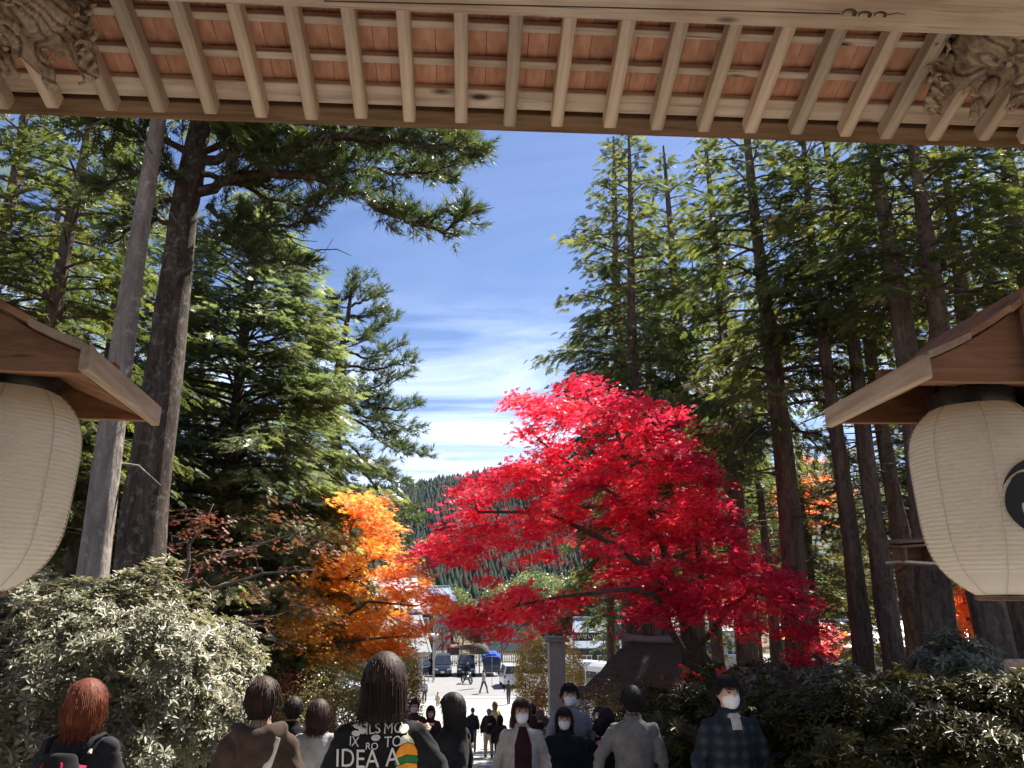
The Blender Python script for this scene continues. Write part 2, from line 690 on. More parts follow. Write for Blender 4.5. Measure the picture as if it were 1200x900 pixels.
M = {}
M['rafter'] = wood('weathered rafter wood', (.34, .25, .19), (.57, .45, .36), (.70, .58, .48), 'Y', ov=.22)
M['beam'] = wood('weathered beam wood', (.36, .27, .21), (.58, .46, .37), (.70, .58, .48), 'X')
M['post'] = wood('weathered post wood', (.26, .19, .13), (.40, .30, .22), (.50, .40, .30), 'Z')
M['cedar'] = wood('red cedar boards', (.50, .23, .14), (.64, .33, .21), (.74, .45, .31), 'Y', knots=False, ov=.11)
M['oldwood'] = wood('old brown wood', (.10, .055, .03), (.20, .12, .07), (.30, .19, .12), 'X', knots=False)
M['redwood'] = wood('red brown canopy wood', (.14, .06, .03), (.26, .125, .065), (.38, .20, .11), 'X', knots=True)
M['palewood'] = wood('pale canopy wood', (.26, .17, .11), (.40, .29, .20), (.54, .42, .31), 'Y', knots=False)
M['bark_dark'] = bark('dark scaly bark', (.03, .022, .018), (.11, .085, .07), (.24, .23, .21))
M['bark_grey'] = bark('pale grey bark', (.15, .13, .115), (.33, .29, .26), (.42, .40, .37), .7)
M['bark_cedar'] = bark('cedar bark', (.06, .042, .034), (.21, .155, .125), (.20, .20, .16), 1.2)
M['bark_maple'] = bark('maple bark', (.05, .04, .03), (.16, .13, .10), None, 2)
M['bark_bare'] = bark('bare twig bark', (.10, .085, .075), (.22, .19, .17), None, 2)
M['hinoki'] = leafmat('hinoki foliage', [(0, (.030, .040, .018)), (.5, (.07, .088, .034)), (.85, (.145, .15, .055)), (1, (.25, .20, .08))], .42, .6, .22, (1.3, 1.35, .7), 1.5)
M['fir'] = leafmat('fir needles', [(0, (.045, .062, .028)), (.5, (.12, .145, .065)), (1, (.25, .26, .13))], .40, .42, .6, (1.2, 1.3, .8), 1.4)
M['pine'] = leafmat('pine needles', [(0, (.025, .04, .016)), (.5, (.06, .085, .03)), (1, (.14, .15, .05))], .34, .45, .45, (1.2, 1.3, .8), 1.4)
M['warmfir'] = leafmat('yellowing foliage', [(0, (.04, .06, .015)), (.5, (.11, .12, .03)), (1, (.24, .17, .04))], .4, .5, .4, (1.3, 1.2, .7), 1.5)
M['red'] = leafmat('red maple leaves', [(0, (.26, .008, .022)), (.4, (.58, .022, .07)), (.75, (.80, .06, .12)), (1, (.90, .19, .17))], .6, .45, .4, (1.15, .9, 1.0), 1.35)
M['orange'] = leafmat('orange maple leaves', [(0, (.55, .42, .07)), (.35, (.74, .47, .08)), (.7, (.86, .36, .12)), (1, (.84, .18, .10))], .6, .5, .3, (1.2, 1.0, .8), 1.3)
M['rust'] = leafmat('russet leaves', [(0, (.14, .11, .03)), (.5, (.28, .12, .05)), (1, (.42, .08, .05))], .45, .5, .3)
M['yellow'] = leafmat('yellow leaves', [(0, (.22, .17, .05)), (.5, (.42, .29, .06)), (1, (.58, .42, .12))], .45, .5, .3)
M['olive'] = leafmat('olive shrub leaves', [(0, (.08, .10, .03)), (.5, (.19, .18, .06)), (1, (.34, .24, .09))], .4, .45, .4)
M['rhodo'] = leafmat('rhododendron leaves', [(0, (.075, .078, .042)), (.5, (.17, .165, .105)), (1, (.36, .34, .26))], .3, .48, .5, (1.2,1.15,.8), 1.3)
M['rhodo_d'] = leafmat('dark rhododendron leaves', [(0, (.026, .026, .006)), (.6, (.07, .062, .014)), (.9, (.13, .11, .03)), (1, (.5, .45, .35))], .3, .4, .2)  # pale last stop puts sun flecks into the leaf colour
M['soil'] = plain('forest soil', (.07, .05, .035), .95, var=.5, scale=2.5, bmp=.8, bd=.05)

# ================================================================ ground
def gridmesh(xs, ys, fz, name, m, kind='structure'):
    X, Y = len(xs), len(ys)
    V = [(x, y, fz(x, y)) for y in ys for x in xs]
    Fc = [(j * X + i, j * X + i + 1, (j + 1) * X + i + 1, (j + 1) * X + i) for j in range(Y - 1) for i in range(X - 1)]
    me = bpy.data.meshes.new(name)
    me.from_pydata(V, [], Fc)
    me.polygons.foreach_set('use_smooth', [True] * len(Fc))
    o = link_mesh(name, me, m)
    return tag(o, kind=kind)


def gz(x, y):
    z = ground(x, y)
    if abs(x) < 3.6 and y < 43.5: z = min(z, (0 if y < 1.8 else stair(y + 1.1))) - .4
    return z - .02


xs = sorted(set([-1400, -500, -200, -120, -80] + [-60 + i * 2 for i in range(24)] + [round(-12 + i * .6, 2) for i in range(41)] + [14 + i * 2 for i in range(24)] + [80, 120, 200, 500, 1400]))
ys = [-40, -15, -6, -2] + [i * .6 for i in range(0, 76)] + [46 + i * 3 for i in range(1, 30)] + [150, 200, 300, 500, 900, 1800]
gmat, t, b = mk('leaf strewn earth')
n = tex(t, 1.2, 6, .7); n2 = tex(t, 22, 3, .7)
c = ramp(t, [(.35, (.045, .035, .022)), (.5, (.09, .07, .04)), (.68, (.10, .10, .045))], n.outputs['Fac'])
c2 = ramp(t, [(.45, (1, 1, 1)), (.62, (2.2, 1.5, .8))], n2.outputs['Fac'])
mm = t.nodes.new('ShaderNodeMix'); mm.data_type = 'RGBA'; mm.blend_type = 'MULTIPLY'; mm.inputs[0].default_value = .7
t.links.new(c, mm.inputs[6]); t.links.new(c2, mm.inputs[7]); t.links.new(mm.outputs[2], b.inputs['Base Color'])
b.inputs['Roughness'].default_value = .95
bump(t, b, n2.outputs['Fac'], .8, .04)
gridmesh(xs, ys, gz, 'ground', gmat)

# gate floor, steps, landing, road
M['granite'] = plain('pale granite', (.33, .315, .29), .85, var=.28, scale=1.1, bmp=.3, bd=.004)
M['asphalt'] = plain('worn plaza asphalt', (.17, .17, .172), .85, var=.12, scale=.5, bmp=.3, bd=.004)
mb = MB()
mb.box((0, -2.1, -.14), (9, 7.8, .28))
tag(mb.build('floor', M['granite']), kind='structure')
stairs = empty('stone_stairway', (0, 1.8, 0), 'long shallow stone stairway leading down from the gate to the plaza', 'stairs')
wds = (2.1, 2.15, 2.15)
sl = MB(); sl.box((0, .521, -.17), (2.125, 1.042, .34), bev=.012)
slm = sl.mesh('stone_slab'); slm.materials.append(M['granite'])
for k in range(39):
    for j in range(4):
        x = -3.2 + 2.133 * j + (0 if k % 2 else -1.066)
        if x < -3.3 or x > 3.3:
            continue
        o = link_mesh('stone_slab', slm, None, stairs)
        o.location = (x, 1.05 * k, -.15 * (k + 1))
for sx in (-1, 1):
    kb = MB()
    kb.bar((sx * 4.45, 1.8, -.06), (sx * 4.45, 42.7, -5.9), .28, .5, bev=.02)
    kb.build('kerb_stone', M['granite'], stairs)
mb = MB(); mb.box((0, 52.1, PLAZA - .15), (26, 18.7, .3))
tag(mb.build('pavement', M['granite']), kind='structure')
mb = MB(); mb.box((0, 83, PLAZA - .042), (120, 43, .1))
tag(mb.build('road', M['asphalt']), kind='structure')
M['paint'] = flat('road paint', (.7, .7, .68), .7)
mb = MB()
for k in range(-9, 10):
    mb.box((k * 2.9, 80.5, PLAZA + .012), (.12, 5, .004))
mb.box((0, 62.6, PLAZA + .012), (40, .15, .004))
tag(mb.build('parking_lines', M['paint']), kind='structure')

# ================================================================ hill with its forest
def hill_h(x, y):
    t = sstep(240, 950, y)
    rid = 118 + 26 * math.sin(x / 190 + .6) + 16 * noise.noise(Vector((x / 120, 3, 0))) + .03 * abs(x + 60)
    return PLAZA - 3 + t * rid + 7 * noise.noise(Vector((x / 60, y / 60, 1))) * t


hx = [i * 40 - 1200 for i in range(61)]
hy = [220 + i * 30 for i in range(30)]
M['hillsoil'] = plain('forest floor of the hill', (.03, .05, .025), .95, var=.3, scale=.02, bmp=0)
gridmesh(hx, hy, hill_h, 'hill', M['hillsoil'])
cv, cf = [], []
for lv, (r_, z0, z1) in enumerate(((1.0, .12, .6), (.7, .4, .85), (.42, .68, 1.08))):
    k = len(cv)
    for a in range(6):
        an = a * 1.047 + lv * .5
        cv.append((.22 * r_ * math.cos(an) * (1 + .3 * (a % 2)), .22 * r_ * math.sin(an) * (1 + .3 * (a % 2)), z0))
    cv.append((0, 0, z1))
    cf += [(k + a, k + (a + 1) % 6, k + 6) for a in range(6)]
cv, cf = np.array(cv), np.array(cf)
nT = 12500
az = np.concatenate([RNG.uniform(-.30, .30, nT * 6 // 10), RNG.uniform(-1.0, .8, nT * 4 // 10)])
dd = 260 + 700 * RNG.random(len(az)) ** .8
hp = np.stack([np.sin(az) * dd, np.cos(az) * dd, np.zeros(len(az))], 1)
hp[:, 2] = [hill_h(p[0], p[1]) - 1 for p in hp]
S_ = RNG.uniform(9, 16, len(az))
sp = RNG.uniform(0, 6.28, len(az))
Fv = np.stack([np.cos(sp), np.sin(sp), np.zeros(len(az))], 1)
V, Fc, rr = stamp(cv, cf, hp, frames(Fv, np.tile([0, 0, 1.], (len(az), 1))), S_, RNG.random(len(az)))
M['hillforest'] = leafmat('distant conifers', [(0, (.011, .022, .015)), (.7, (.017, .030, .018)), (1, (.028, .034, .018))], .0, .9, .1)
tag(link_mesh('far_forest', np_mesh('far_forest', V, Fc, rr), M['hillforest']), 'dark conifer forest covering the far hillside', 'forest', kind='stuff')

# ================================================================ temple gate
GY, SL = 4.2, math.tan(R(18.4))
gate = empty('temple_gate', (0, 3.2, 0), 'timber temple gate with open rafters, red cedar boards and carved beam ends overhead', 'gate')
zE = at(600, 150, GY).z          # underside of the rafter tips
x0 = at(597, 147, GY).x
RW, RH = .076, .105
SPC = (at(767, 155, GY).x - at(425, 142, GY).x) / 6.0
sa, ca = math.sin(R(18.4)), math.cos(R(18.4))
RL = 4.4


def rz(y):
    return zE + (GY - y) * SL


rng_ = random.Random(5)
raf_meshes = []
for vtx in range(3):
    mb = MB()
    mb.box((0, 0, 0), (RW * (1, .96, 1.03)[vtx], RL, RH), bev=.007)
    me = mb.mesh('rafter'); me.materials.append(M['rafter']); raf_meshes.append(me)
rafx = []
for k in range(-16, 17):
    o = link_mesh('rafter', raf_meshes[k % 3], None, gate)
    yc = GY - RL / 2 * ca
    o.location = (x0 + k * SPC + rng_.uniform(-.006, .006), yc - 3.2 + rng_.uniform(-.015, .02), rz(yc) + RH / 2 / ca + rng_.uniform(-.003, .003))
    o.rotation_euler = (-R(18.4), rng_.uniform(-.02, .02), rng_.uniform(-.006, .006))
    rafx.append(x0 + k * SPC)
# battens across the rafters: where each sight line meets the rafter tops


def y_on_slope(v, dz, u=620):
    lo_, hi = 1.0, 6.0
    for _ in range(40):
        m_ = (lo_ + hi) / 2
        if at(u, v, m_).z > rz(m_) + dz: hi = m_
        else: lo_ = m_
    return (lo_ + hi) / 2


dzt = RH / ca
half = 16.5 * SPC
bat = [(y_on_slope(40, dzt), .062), (y_on_slope(82, dzt), .062)]
gap = bat[1][0] - bat[0][0]
bat = [(bat[0][0] - gap * i, .062) for i in (4, 3, 2, 1)] + bat
for yb, wd in bat:
    mb = MB()
    mb.bar((-half, yb - .03, rz(yb) + dzt + .024), (half, yb - .03, rz(yb) + dzt + .024), .046, .045, up=(0, sa, ca), bev=.004)
    mb.build('batten', M['beam'], gate)
ywb = y_on_slope(120, dzt)
wb = MB()
wb.bar((-half, ywb + .0, rz(ywb) + dzt + .024), (half, ywb + .0, rz(ywb) + dzt + .024), .135, .045, up=(0, sa, ca), bev=.006)
wb.build('eave_board', M['beam'], gate)
yo = GY + .075
wb = MB()
wb.bar((-half, yo, rz(yo) + dzt + .035), (half, yo, rz(yo) + dzt + .030), .13, .09, up=(0, sa, ca), bev=.006)
wb.build('fascia_board', M['oldwood'], gate)
# cedar boards lying on the battens, one to three to a bay
tb = dzt + .0475 + .012
rows = [b_[0] - .03 for b_ in bat] + [ywb + .02]
for i in range(len(rafx) - 1):
    xa, xb = rafx[i], rafx[i + 1]
    cuts = [xa]
    nn = rng_.choice((2, 3, 3))
    for j in range(1, nn):
        cuts.append(xa + (xb - xa) * (j / nn + rng_.uniform(-.06, .06)))
    cuts.append(xb)
    for j in range(nn):
        ya, yb = bat[0][0] - .1, GY + .16
        mb = MB()
        dz = rng_.uniform(0, .008)
        mb.bar((0, ya - 3.2, rz(ya) + tb + dz), (0, yb - 3.2, rz(yb) + tb + dz), cuts[j + 1] - cuts[j] - .003, .02)
        me = mb.mesh('roof_board'); me.materials.append(M['cedar'])
        o = link_mesh('roof_board', me, None, gate)
        o.location.x = (cuts[j] + cuts[j + 1]) / 2
# roof mass above
mb = MB()
for (ya, yb, hh) in ((-2.6, GY + .2, .28),):
    za, zb = rz(ya) + tb + .16, rz(yb) + tb + .16
    mb.bar((0, ya, za + .04), (0, yb, zb + .04), half * 2 + .4, .26)
mb.build('roof', M['oldwood'], gate)
mb = MB()
mb.bar((0, -2.6, rz(-2.6) + .3), (0, -8.5, rz(-2.6) - 1.6), half * 2 + .4, .26)
mb.build('roof', M['oldwood'], gate)
# great head beam
hb_y = 3.32
hz = at(600, 21, hb_y).z
mb = MB()
mb.box((0, hb_y - .17, hz + .17), (7.2, .34, .34), bev=.018)
mb.build('head_beam', M['beam'], gate)
mb = MB()
mb.box((0, hb_y - .62, hz + .19), (7.4, .42, .40), bev=.02)
mb.build('inner_beam', M['beam'], gate)
# scratched groove with curls near the right end, lying along the underside
M['groove'] = flat('carved groove shade wood', (.07, .045, .03), .9)
mb = MB()


def under(u, v, dz=0.0):
    # point on the underside of the beam
    lo_, hi = 1.5, 5.0
    for _ in range(40):
        m_ = (lo_ + hi) / 2
        if at(u, v, m_).z > hz - dz: hi = m_
        else: lo_ = m_
    return at(u, v, lo_)


gp = [under(u, v) for u, v in ((380, 1.0), (520, 4.5), (640, 7), (760, 10), (880, 13.0), (985, 16.0))]
mb.tube(gp, .0045, 5)
for cu, cr_, cv_ in ((1000, 6.5, 15), (1018, 5.5, 17), (1036, 5, 17)):
    pts = [under(cu - 7 + a * .9 + cr_ * (1 - .62 * a / 12) * math.cos(a * .62 + 2.6), cv_ + cr_ * (1 - .62 * a / 12) * .8 * math.sin(a * .62 + 2.6)) for a in range(13)]
    mb.tube(pts, [.003 + .0045 * math.sin(PI * a / 12) for a in range(13)], 5)
mb.tube([under(1040, 17), under(1052, 15), under(1062, 17.5)], [.004, .003, .001], 5)
mb.build('carved_groove', M['groove'], gate)
for sx in (-1, 1):
    mb = MB()
    px = sx * 3.35
    mb.lathe([(.2, 0), (.2, hz + .1)], 20, (px, hb_y - .17, 0))
    mb.box((px, hb_y - .17, -.05), (.6, .6, .24), bev=.03)
    o = mb.build('pillar', M['post'], gate); sharp(o)
    mb = MB(); mb.lathe([(.2, 0), (.2, hz + .1)], 20, (px, -1.0, 0))
    o = mb.build('pillar', M['post'], gate); sharp(o)
    mb = MB(); mb.box((px, .95, hz + .25), (.3, 4.2, .34), bev=.02); mb.build('tie_beam', M['beam'], gate)

# carved beam ends (swirling beast heads) under the corners of the eave


def curl(c, r0, turns, n, ax1, ax2, rad0, rad1, drift):
    P, q = [], []
    for i in range(n):
        t_ = i / (n - 1)
        a = turns * 2 * PI * t_
        r_ = r0 * (1 - .82 * t_)
        P.append(Vector(c) + Vector(ax1) * (r_ * math.cos(a)) + Vector(ax2) * (r_ * math.sin(a)) + Vector(drift) * t_)
        q.append(rad0 + (rad1 - rad0) * t_)
    return P, q


def carving(side):
    """swept trunk, brow, jaw, ear curls and mane of a carved beam end"""
    mb = MB()
    U = (lambda u: u) if side < 0 else (lambda u: 1200 - u)
    dv_ = 0 if side < 0 else 38

    def A(u, v, Y):
        return at(U(u), v + dv_, Y)
    # neck and trunk sweeping out and down
    mb.tube([A(-70, -60, 3.35), A(-20, -18, 3.45), A(30, 20, 3.6), A(72, 48, 3.72), A(100, 68, 3.78), A(108, 92, 3.80)], [.17, .15, .115, .085, .068, .05], 12)
    mb.tube([A(-60, 10, 3.45), A(-5, 30, 3.55), A(28, 52, 3.66), A(52, 80, 3.74), A(62, 104, 3.76)], [.11, .085, .06, .045, .028], 10)
    mb.tube([A(-60, 60, 3.5), A(-20, 58, 3.6), A(6, 72, 3.66), A(18, 92, 3.7)], [.10, .07, .045, .03], 10)
    mb.ell(A(40, 8, 3.45), (.17, .16, .14))
    mb.ell(A(86, 30, 3.68), (.085, .09, .08))
    # mane and ear curls
    for (u, v, Y, r0, tn, s_) in ((20, -6, 3.38, .15, 1.6, .024), (92, 16, 3.60, .085, 1.4, .018), (104, 58, 3.70, .06, 1.3, .016), (48, 36, 3.54, .07, 1.4, .016), (8, 40, 3.46, .08, 1.3, .018), (70, 74, 3.66, .045, 1.2, .013), (66, -14, 3.42, .1, 1.5, .02)):
        c = A(u, v, Y)
        P, q = curl(c - Vector((0, .05, .03)), r0, tn, 18, (1 * -side, .15, 0), (0, .1, 1), s_, s_ * .45, (0, -.03, 0))
        mb.tube(P, q, 7)
    for i in range(9):
        a = i / 8
        p = A(110 + 4 * math.sin(i * 2), -10 + i * 12, 3.6 + .02 * i)
        mb.tube([p, p + Vector((.05 * side, .01, -.05)), p + Vector((.055 * side, -.03, -.1))], [.022, .016, .006], 6)
    # tusk and tongue
    mb.tube([A(0, 74, 3.62), A(24, 60, 3.7), A(36, 52, 3.72)], [.026, .02, .008], 8)
    mb.tube([A(56, 20, 3.5), A(80, 14, 3.56), A(92, 22, 3.6)], [.025, .02, .01], 8)
    me = remesh(mb.mesh(), .0115, 1, lambda p: .004 * noise.noise(p * 18) - .017 * max(0, 1 - abs(math.sin(p.z * 44 + 26 * p.x + 5 * noise.noise(p * 5))) * 2.2) + .012 * noise.noise(p * 7))
    for v in me.vertices:
        v.co.y -= 3.2
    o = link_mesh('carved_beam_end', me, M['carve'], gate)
    return o


def crevice_shade(m):
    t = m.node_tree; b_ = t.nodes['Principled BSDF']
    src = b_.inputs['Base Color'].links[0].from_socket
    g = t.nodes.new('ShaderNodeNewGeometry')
    c = ramp(t, [(.42, (.16, .12, .10)), (.495, (.75, .72, .70)), (.56, (1.25, 1.22, 1.18))], g.outputs['Pointiness'])  # shade in the creases and light on raised edges painted into the colour
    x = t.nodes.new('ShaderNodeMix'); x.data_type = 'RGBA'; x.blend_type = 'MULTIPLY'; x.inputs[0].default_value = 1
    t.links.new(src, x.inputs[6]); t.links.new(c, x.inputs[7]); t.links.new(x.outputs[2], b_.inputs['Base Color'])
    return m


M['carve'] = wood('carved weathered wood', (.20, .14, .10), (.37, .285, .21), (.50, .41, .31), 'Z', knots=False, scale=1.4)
crevice_shade(M['carve'])
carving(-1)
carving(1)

# ================================================================ lanterns
paper, t, b = mk('lantern paper')
n = tex(t, 2.2, 5, .6)
c = ramp(t, [(.3, (.78, .70, .58)), (.7, (.88, .82, .72))], n.outputs['Fac'])
t.links.new(c, b.inputs['Base Color']); b.inputs['Roughness'].default_value = .75
tr = t.nodes.new('ShaderNodeBsdfTranslucent'); t.links.new(c, tr.inputs[0])
ms = t.nodes.new('ShaderNodeMixShader'); ms.inputs[0].default_value = .5
t.links.new(b.outputs[0], ms.inputs[1]); t.links.new(tr.outputs[0], ms.inputs[2]); t.links.new(ms.outputs[0], t.nodes['Material Output'].inputs[0])
M['paper'] = paper
M['lacquer'] = flat('black lacquer', (.014, .012, .012), .35)
M['ink'] = flat('black ink', (.012, .012, .014), .8)
LH, LR = .66, .236


def lr(z):
    """lantern radius at height z (0 bottom, LH top)"""
    t_ = z / LH
    e = abs(2 * t_ - 1.02)
    return LR * (1 - .50 * e ** 4.2) - (.03 * (1 - t_))


def lantern(px, Y, vb, side):
    c = at(px, vb, Y)
    t_ = empty('paper_lantern', tuple(c), 'big white paper lantern with a black comma crest hanging on the right' if side > 0 else 'big plain white paper lantern hanging on the left below its wooden canopy', 'lantern', 'lanterns flanking the gate')
    mb = MB(); prof = []
    nr = 44
    for i in range(nr + 1):
        z = LH * i / nr
        prof.append((lr(z), z))
        if i < nr:
            z2 = LH * (i + .5) / nr
            prof.append((lr(z2) - .0062, z2))
    mb.lathe(prof, 64, c, caps=False)
    sd_ = side * 7.3
    for i_, q_ in enumerate(mb.v):
        dx_, dy_ = q_[0] - c.x, q_[1] - c.y
        n_ = noise.noise(Vector((dx_ * 5 + sd_, dy_ * 5, q_[2] * 3))) * .012 + noise.noise(Vector((dx_ * 16 + sd_, dy_ * 16, q_[2] * 9))) * .004
        mb.v[i_] = (c.x + dx_ * (1 + n_), c.y + dy_ * (1 + n_), q_[2] + .004 * noise.noise(Vector((dx_ * 9, dy_ * 9, q_[2] * 6 + sd_))))
    sharp(mb.build('paper_shade', M['paper'], t_), 60)
    # vertical seams, slightly proud of the paper
    mb = MB()
    for k in range(8):
        a = k * PI / 4 + .35
        mb.tube([c + Vector((math.cos(a) * (lr(LH * i / 22) + .001), math.sin(a) * (lr(LH * i / 22) + .001), LH * i / 22)) for i in range(23)], .0016, 4)
    mb.build('seam', flat('seam paper', (.50, .43, .34), .8) if 'seam' not in M else M['seam'], t_)
    mb = MB()
    rt, rb = lr(LH), lr(0)
    mb.lathe([(rt + .006, LH - .012), (rt + .012, LH), (rt + .012, LH + .045), (rt - .012, LH + .047), (rt - .02, LH + .01)], 40, c)
    sharp(mb.build('top_ring', M['lacquer'], t_))
    mb = MB()
    mb.lathe([(rb - .02, -.004), (rb + .004, -.006), (rb + .004, -.018), (rb - .015, -.02)], 40, c)
    mb.box(tuple(c + Vector((0, 0, -.014))), (rb * 1.7, .06, .012))
    sharp(mb.build('bottom_ring', M['oldwood'], t_))
    mb = MB()
    for yy in (-.07, .07):
        pts = [c + Vector((.085 * math.cos(a), yy, LH + .03 + .115 * math.sin(a))) for a in [PI * i / 10 for i in range(11)]]
        mb.tube(pts, .0075, 7)
    mb.tube([c + Vector((0, -.07, LH + .145)), c + Vector((0, .07, LH + .145))], .008, 7)
    mb.tube([c + Vector((0, 0, LH + .145)), c + Vector((0, 0, LH + .24))], .007, 7)
    mb.tube([c + Vector((-.02, -.02, LH + .05)), c + Vector((.03, .0, LH + .15))], .004, 6)
    mb.build('hanging_loop', M['lacquer'], t_, smooth=True)
    if side > 0:
        # three-comma crest, wrapped on the paper
        mb = MB()
        cz = .435 * LH + .02
        th0 = math.atan2(-c.y, -c.x) + .78          # faces a little towards the path
        off = .0035

        def S(x, z):
            zz = cz + z
            r_ = lr(max(0, min(LH, zz))) + off
            a = th0 + x / r_
            return c + Vector((math.cos(a) * r_, math.sin(a) * r_, zz))
        Rr = .128
        for k in range(3):
            a0 = k * 2 * PI / 3 + .55
            hx_, hz_ = math.cos(a0) * Rr * .47, math.sin(a0) * Rr * .47
            hr = Rr * .40
            rings = [[S(hx_, hz_)] * 28]
            base = len(mb.v)
            for q in range(1, 5):
                for i in range(28):
                    a = 2 * PI * i / 28
                    mb.v.append(tuple(S(hx_ + hr * q / 4 * math.cos(a), hz_ + hr * q / 4 * math.sin(a))))
            ctr = len(mb.v); mb.v.append(tuple(S(hx_, hz_)))
            for i in range(28):
                mb.f.append((ctr, base + i, base + (i + 1) % 28)); mb.mi.append(0)
                for q in range(3):
                    a_ = base + q * 28 + i; b_ = base + q * 28 + (i + 1) % 28
                    mb.f.append((a_, a_ + 28, b_ + 28, b_)); mb.mi.append(0)
            # tail hugging the outer circle
            base = len(mb.v); n_ = 30
            for i in range(n_ + 1):
                t2 = i / n_
                a = a0 + .05 + t2 * 2.35
                ro = Rr * (.87 + .13 * min(1, t2 * 3))
                ri = ro - Rr * .62 * (1 - t2) ** 1.15
                for q in range(5):
                    rr_ = ri + (ro - ri) * q / 4
                    p = S(rr_ * math.cos(a), rr_ * math.sin(a)); mb.v.append(tuple(p))
            for i in range(n_):
                for q in range(4):
                    a_ = base + i * 5 + q
                    mb.f.append((a_, a_ + 1, a_ + 6, a_ + 5)); mb.mi.append(0)
        mb.build('crest', M['ink'], t_)
    return t_


M['seam'] = flat('seam paper', (.50, .43, .34), .8)
LL = lantern(-25, 2.62, 692, -1)
RLn = lantern(1174, 2.62, 697, 1)


def canopy(side, near, far, ridge_dx, ridge_dz, yaw_lab):
    """small gabled canopy: near/far = lower eave corner towards the path, near and far gable"""
    near, far = Vector(near), Vector(far)
    d = (far - near); d.z = 0; ln = d.length; d.normalize()
    o_ = Vector((d.y, -d.x, 0)) * side          # away from the path
    rid = near + o_ * ridge_dx + Vector((0, 0, ridge_dz))
    t_ = empty('lantern_canopy', (near.x, near.y, near.z), 'small gabled wooden canopy above the right lantern' if side > 0 else 'small gabled wooden canopy above the left lantern', 'canopy', 'canopies over the lanterns')
    ez = Vector((0, 0, 1))
    W2 = ridge_dx * 2
    # curved gable outline: sweeps up to the ridge
    prof = []
    for i in range(13):
        s_ = i / 12
        prof.append((s_ * ridge_dx, ridge_dz * (.62 * s_ + .38 * s_ ** 2.4)))
    full = prof + [(W2 - a, z) for a, z in prof[-2::-1]]

    def P(a, z, y):
        return near + o_ * a + ez * z + d * y
    for nm, y0 in (('gable_panel', .0), ('gable_panel', ln - .03)):
        mb = MB()
        n_ = len(full)
        vs = [P(a, z + .012, y0) for a, z in full] + [P(a, z + .012, y0 + .03) for a, z in full]
        vs += [P(W2 - .0, -.045, y0), P(0, -.045, y0), P(W2, -.045, y0 + .03), P(0, -.045, y0 + .03)]
        q = 2 * n_
        fs = [tuple(range(n_)) + (q, q + 1), tuple(range(2 * n_ - 1, n_ - 1, -1)) + (q + 3, q + 2), (q, q + 2, q + 3, q + 1), (0, q + 1, q + 3, n_)]
        mb.add(vs, fs)
        for i in range(n_ - 1):
            mb.add([vs[i], vs[i + 1], vs[i + 1 + n_], vs[i + n_]], [(0, 1, 2, 3)])
        mb.build(nm, M['redwood'], t_, normals=True)
    # roof slopes laid as three boards each side, overlapping downhill
    for sgn in (0, 1):
        idx = [0, 4, 8, 12]
        for j in range(3):
            mb = MB()
            A_ = [full[idx[j]], full[(idx[j] + idx[j + 1]) // 2], full[idx[j + 1]]]
            if sgn: A_ = [(W2 - a, z) for a, z in A_]
            r_in, r_out = [], []
            ex = .045
            lift = .016 + .006 * (j % 2)
            for a, z in A_:
                r_in.append([P(a, z + lift, -ex), P(a, z + lift, ln + ex)])
                r_out.append([P(a, z + lift + .022, -ex), P(a, z + lift + .022, ln + ex)])
            rings = [[r_in[i][0], r_in[i][1], r_out[i][1], r_out[i][0]] for i in range(3)]
            mb.loft(rings)
            mb.build('roof_board', M['palewood'] if j == 0 else M['redwood'], t_, normals=True)
    # pale eave rails
    for a in (0, W2):
        mb = MB(); s_ = 1 if a else -1
        mb.bar(P(a + s_ * .012, -.012, -.05), P(a + s_ * .012, -.012, ln + .05), .03, .075, bev=.004)
        mb.build('eave_rail', M['palewood'], t_)
    # soffit with a scalloped far rail
    for a0_, a1_ in ((.03, ridge_dx * .55), (W2 - ridge_dx * .55, W2 - .03)):
        mb = MB()
        mb.add([P(a0_, -.03, .03), P(a1_, .06, .03), P(a1_, .06, ln - .03), P(a0_, -.03, ln - .03),
                P(a0_, -.018, .03), P(a1_, .072, .03), P(a1_, .072, ln - .03), P(a0_, -.018, ln - .03)],
               [(0, 1, 2, 3), (7, 6, 5, 4), (0, 4, 5, 1), (2, 6, 7, 3)])
        mb.build('soffit_board', M['redwood'], t_, normals=True)
    mb = MB()
    mb.bar(P(ridge_dx, ridge_dz - .07, -.02), P(ridge_dx, ridge_dz - .07, ln + .02), .07, .09, bev=.006)
    mb.build('ridge_beam', M['redwood'], t_)
    mb = MB()
    yc = ln * .5
    mb.bar(P(ridge_dx, .10, yc), P(W2 + 1.3, .10, yc), .07, .09, bev=.006)
    mb.bar(P(.02, .055, yc), P(W2 - .02, .055, yc), .04, .05, bev=.004)
    mb.build('bracket_arm', M['redwood'], t_)
    mb = MB()
    a_ = .35 if side > 0 else .40
    mb.bar(P(a_, -.13, -.035), P(a_, .24, -.035), .05, .035, up=(0, 1, 0), bev=.004)
    if side > 0:
        mb.build('hanging_strut', M['redwood'], t_)
    mb = MB()
    mb.lathe([(.055, -near.z + ground(near.x + o_.x * (W2 + 1.2), near.y)), (.055, .2)], 12, P(W2 + 1.25, 0, yc))
    mb.build('pole', M['redwood'], t_)
    return t_


cr_near, cr_far = at(1080, 430, 2.22), at(981, 490, 2.84)
cr_far.z = cr_near.z
canopy(1, cr_near, cr_far, .43, .27, 0)
cl_near, cl_far = at(102, 420, 2.2), at(176, 478, 2.85)
cl_far.z = cl_near.z
canopy(-1, cl_near, cl_far, .46, .27, 0)

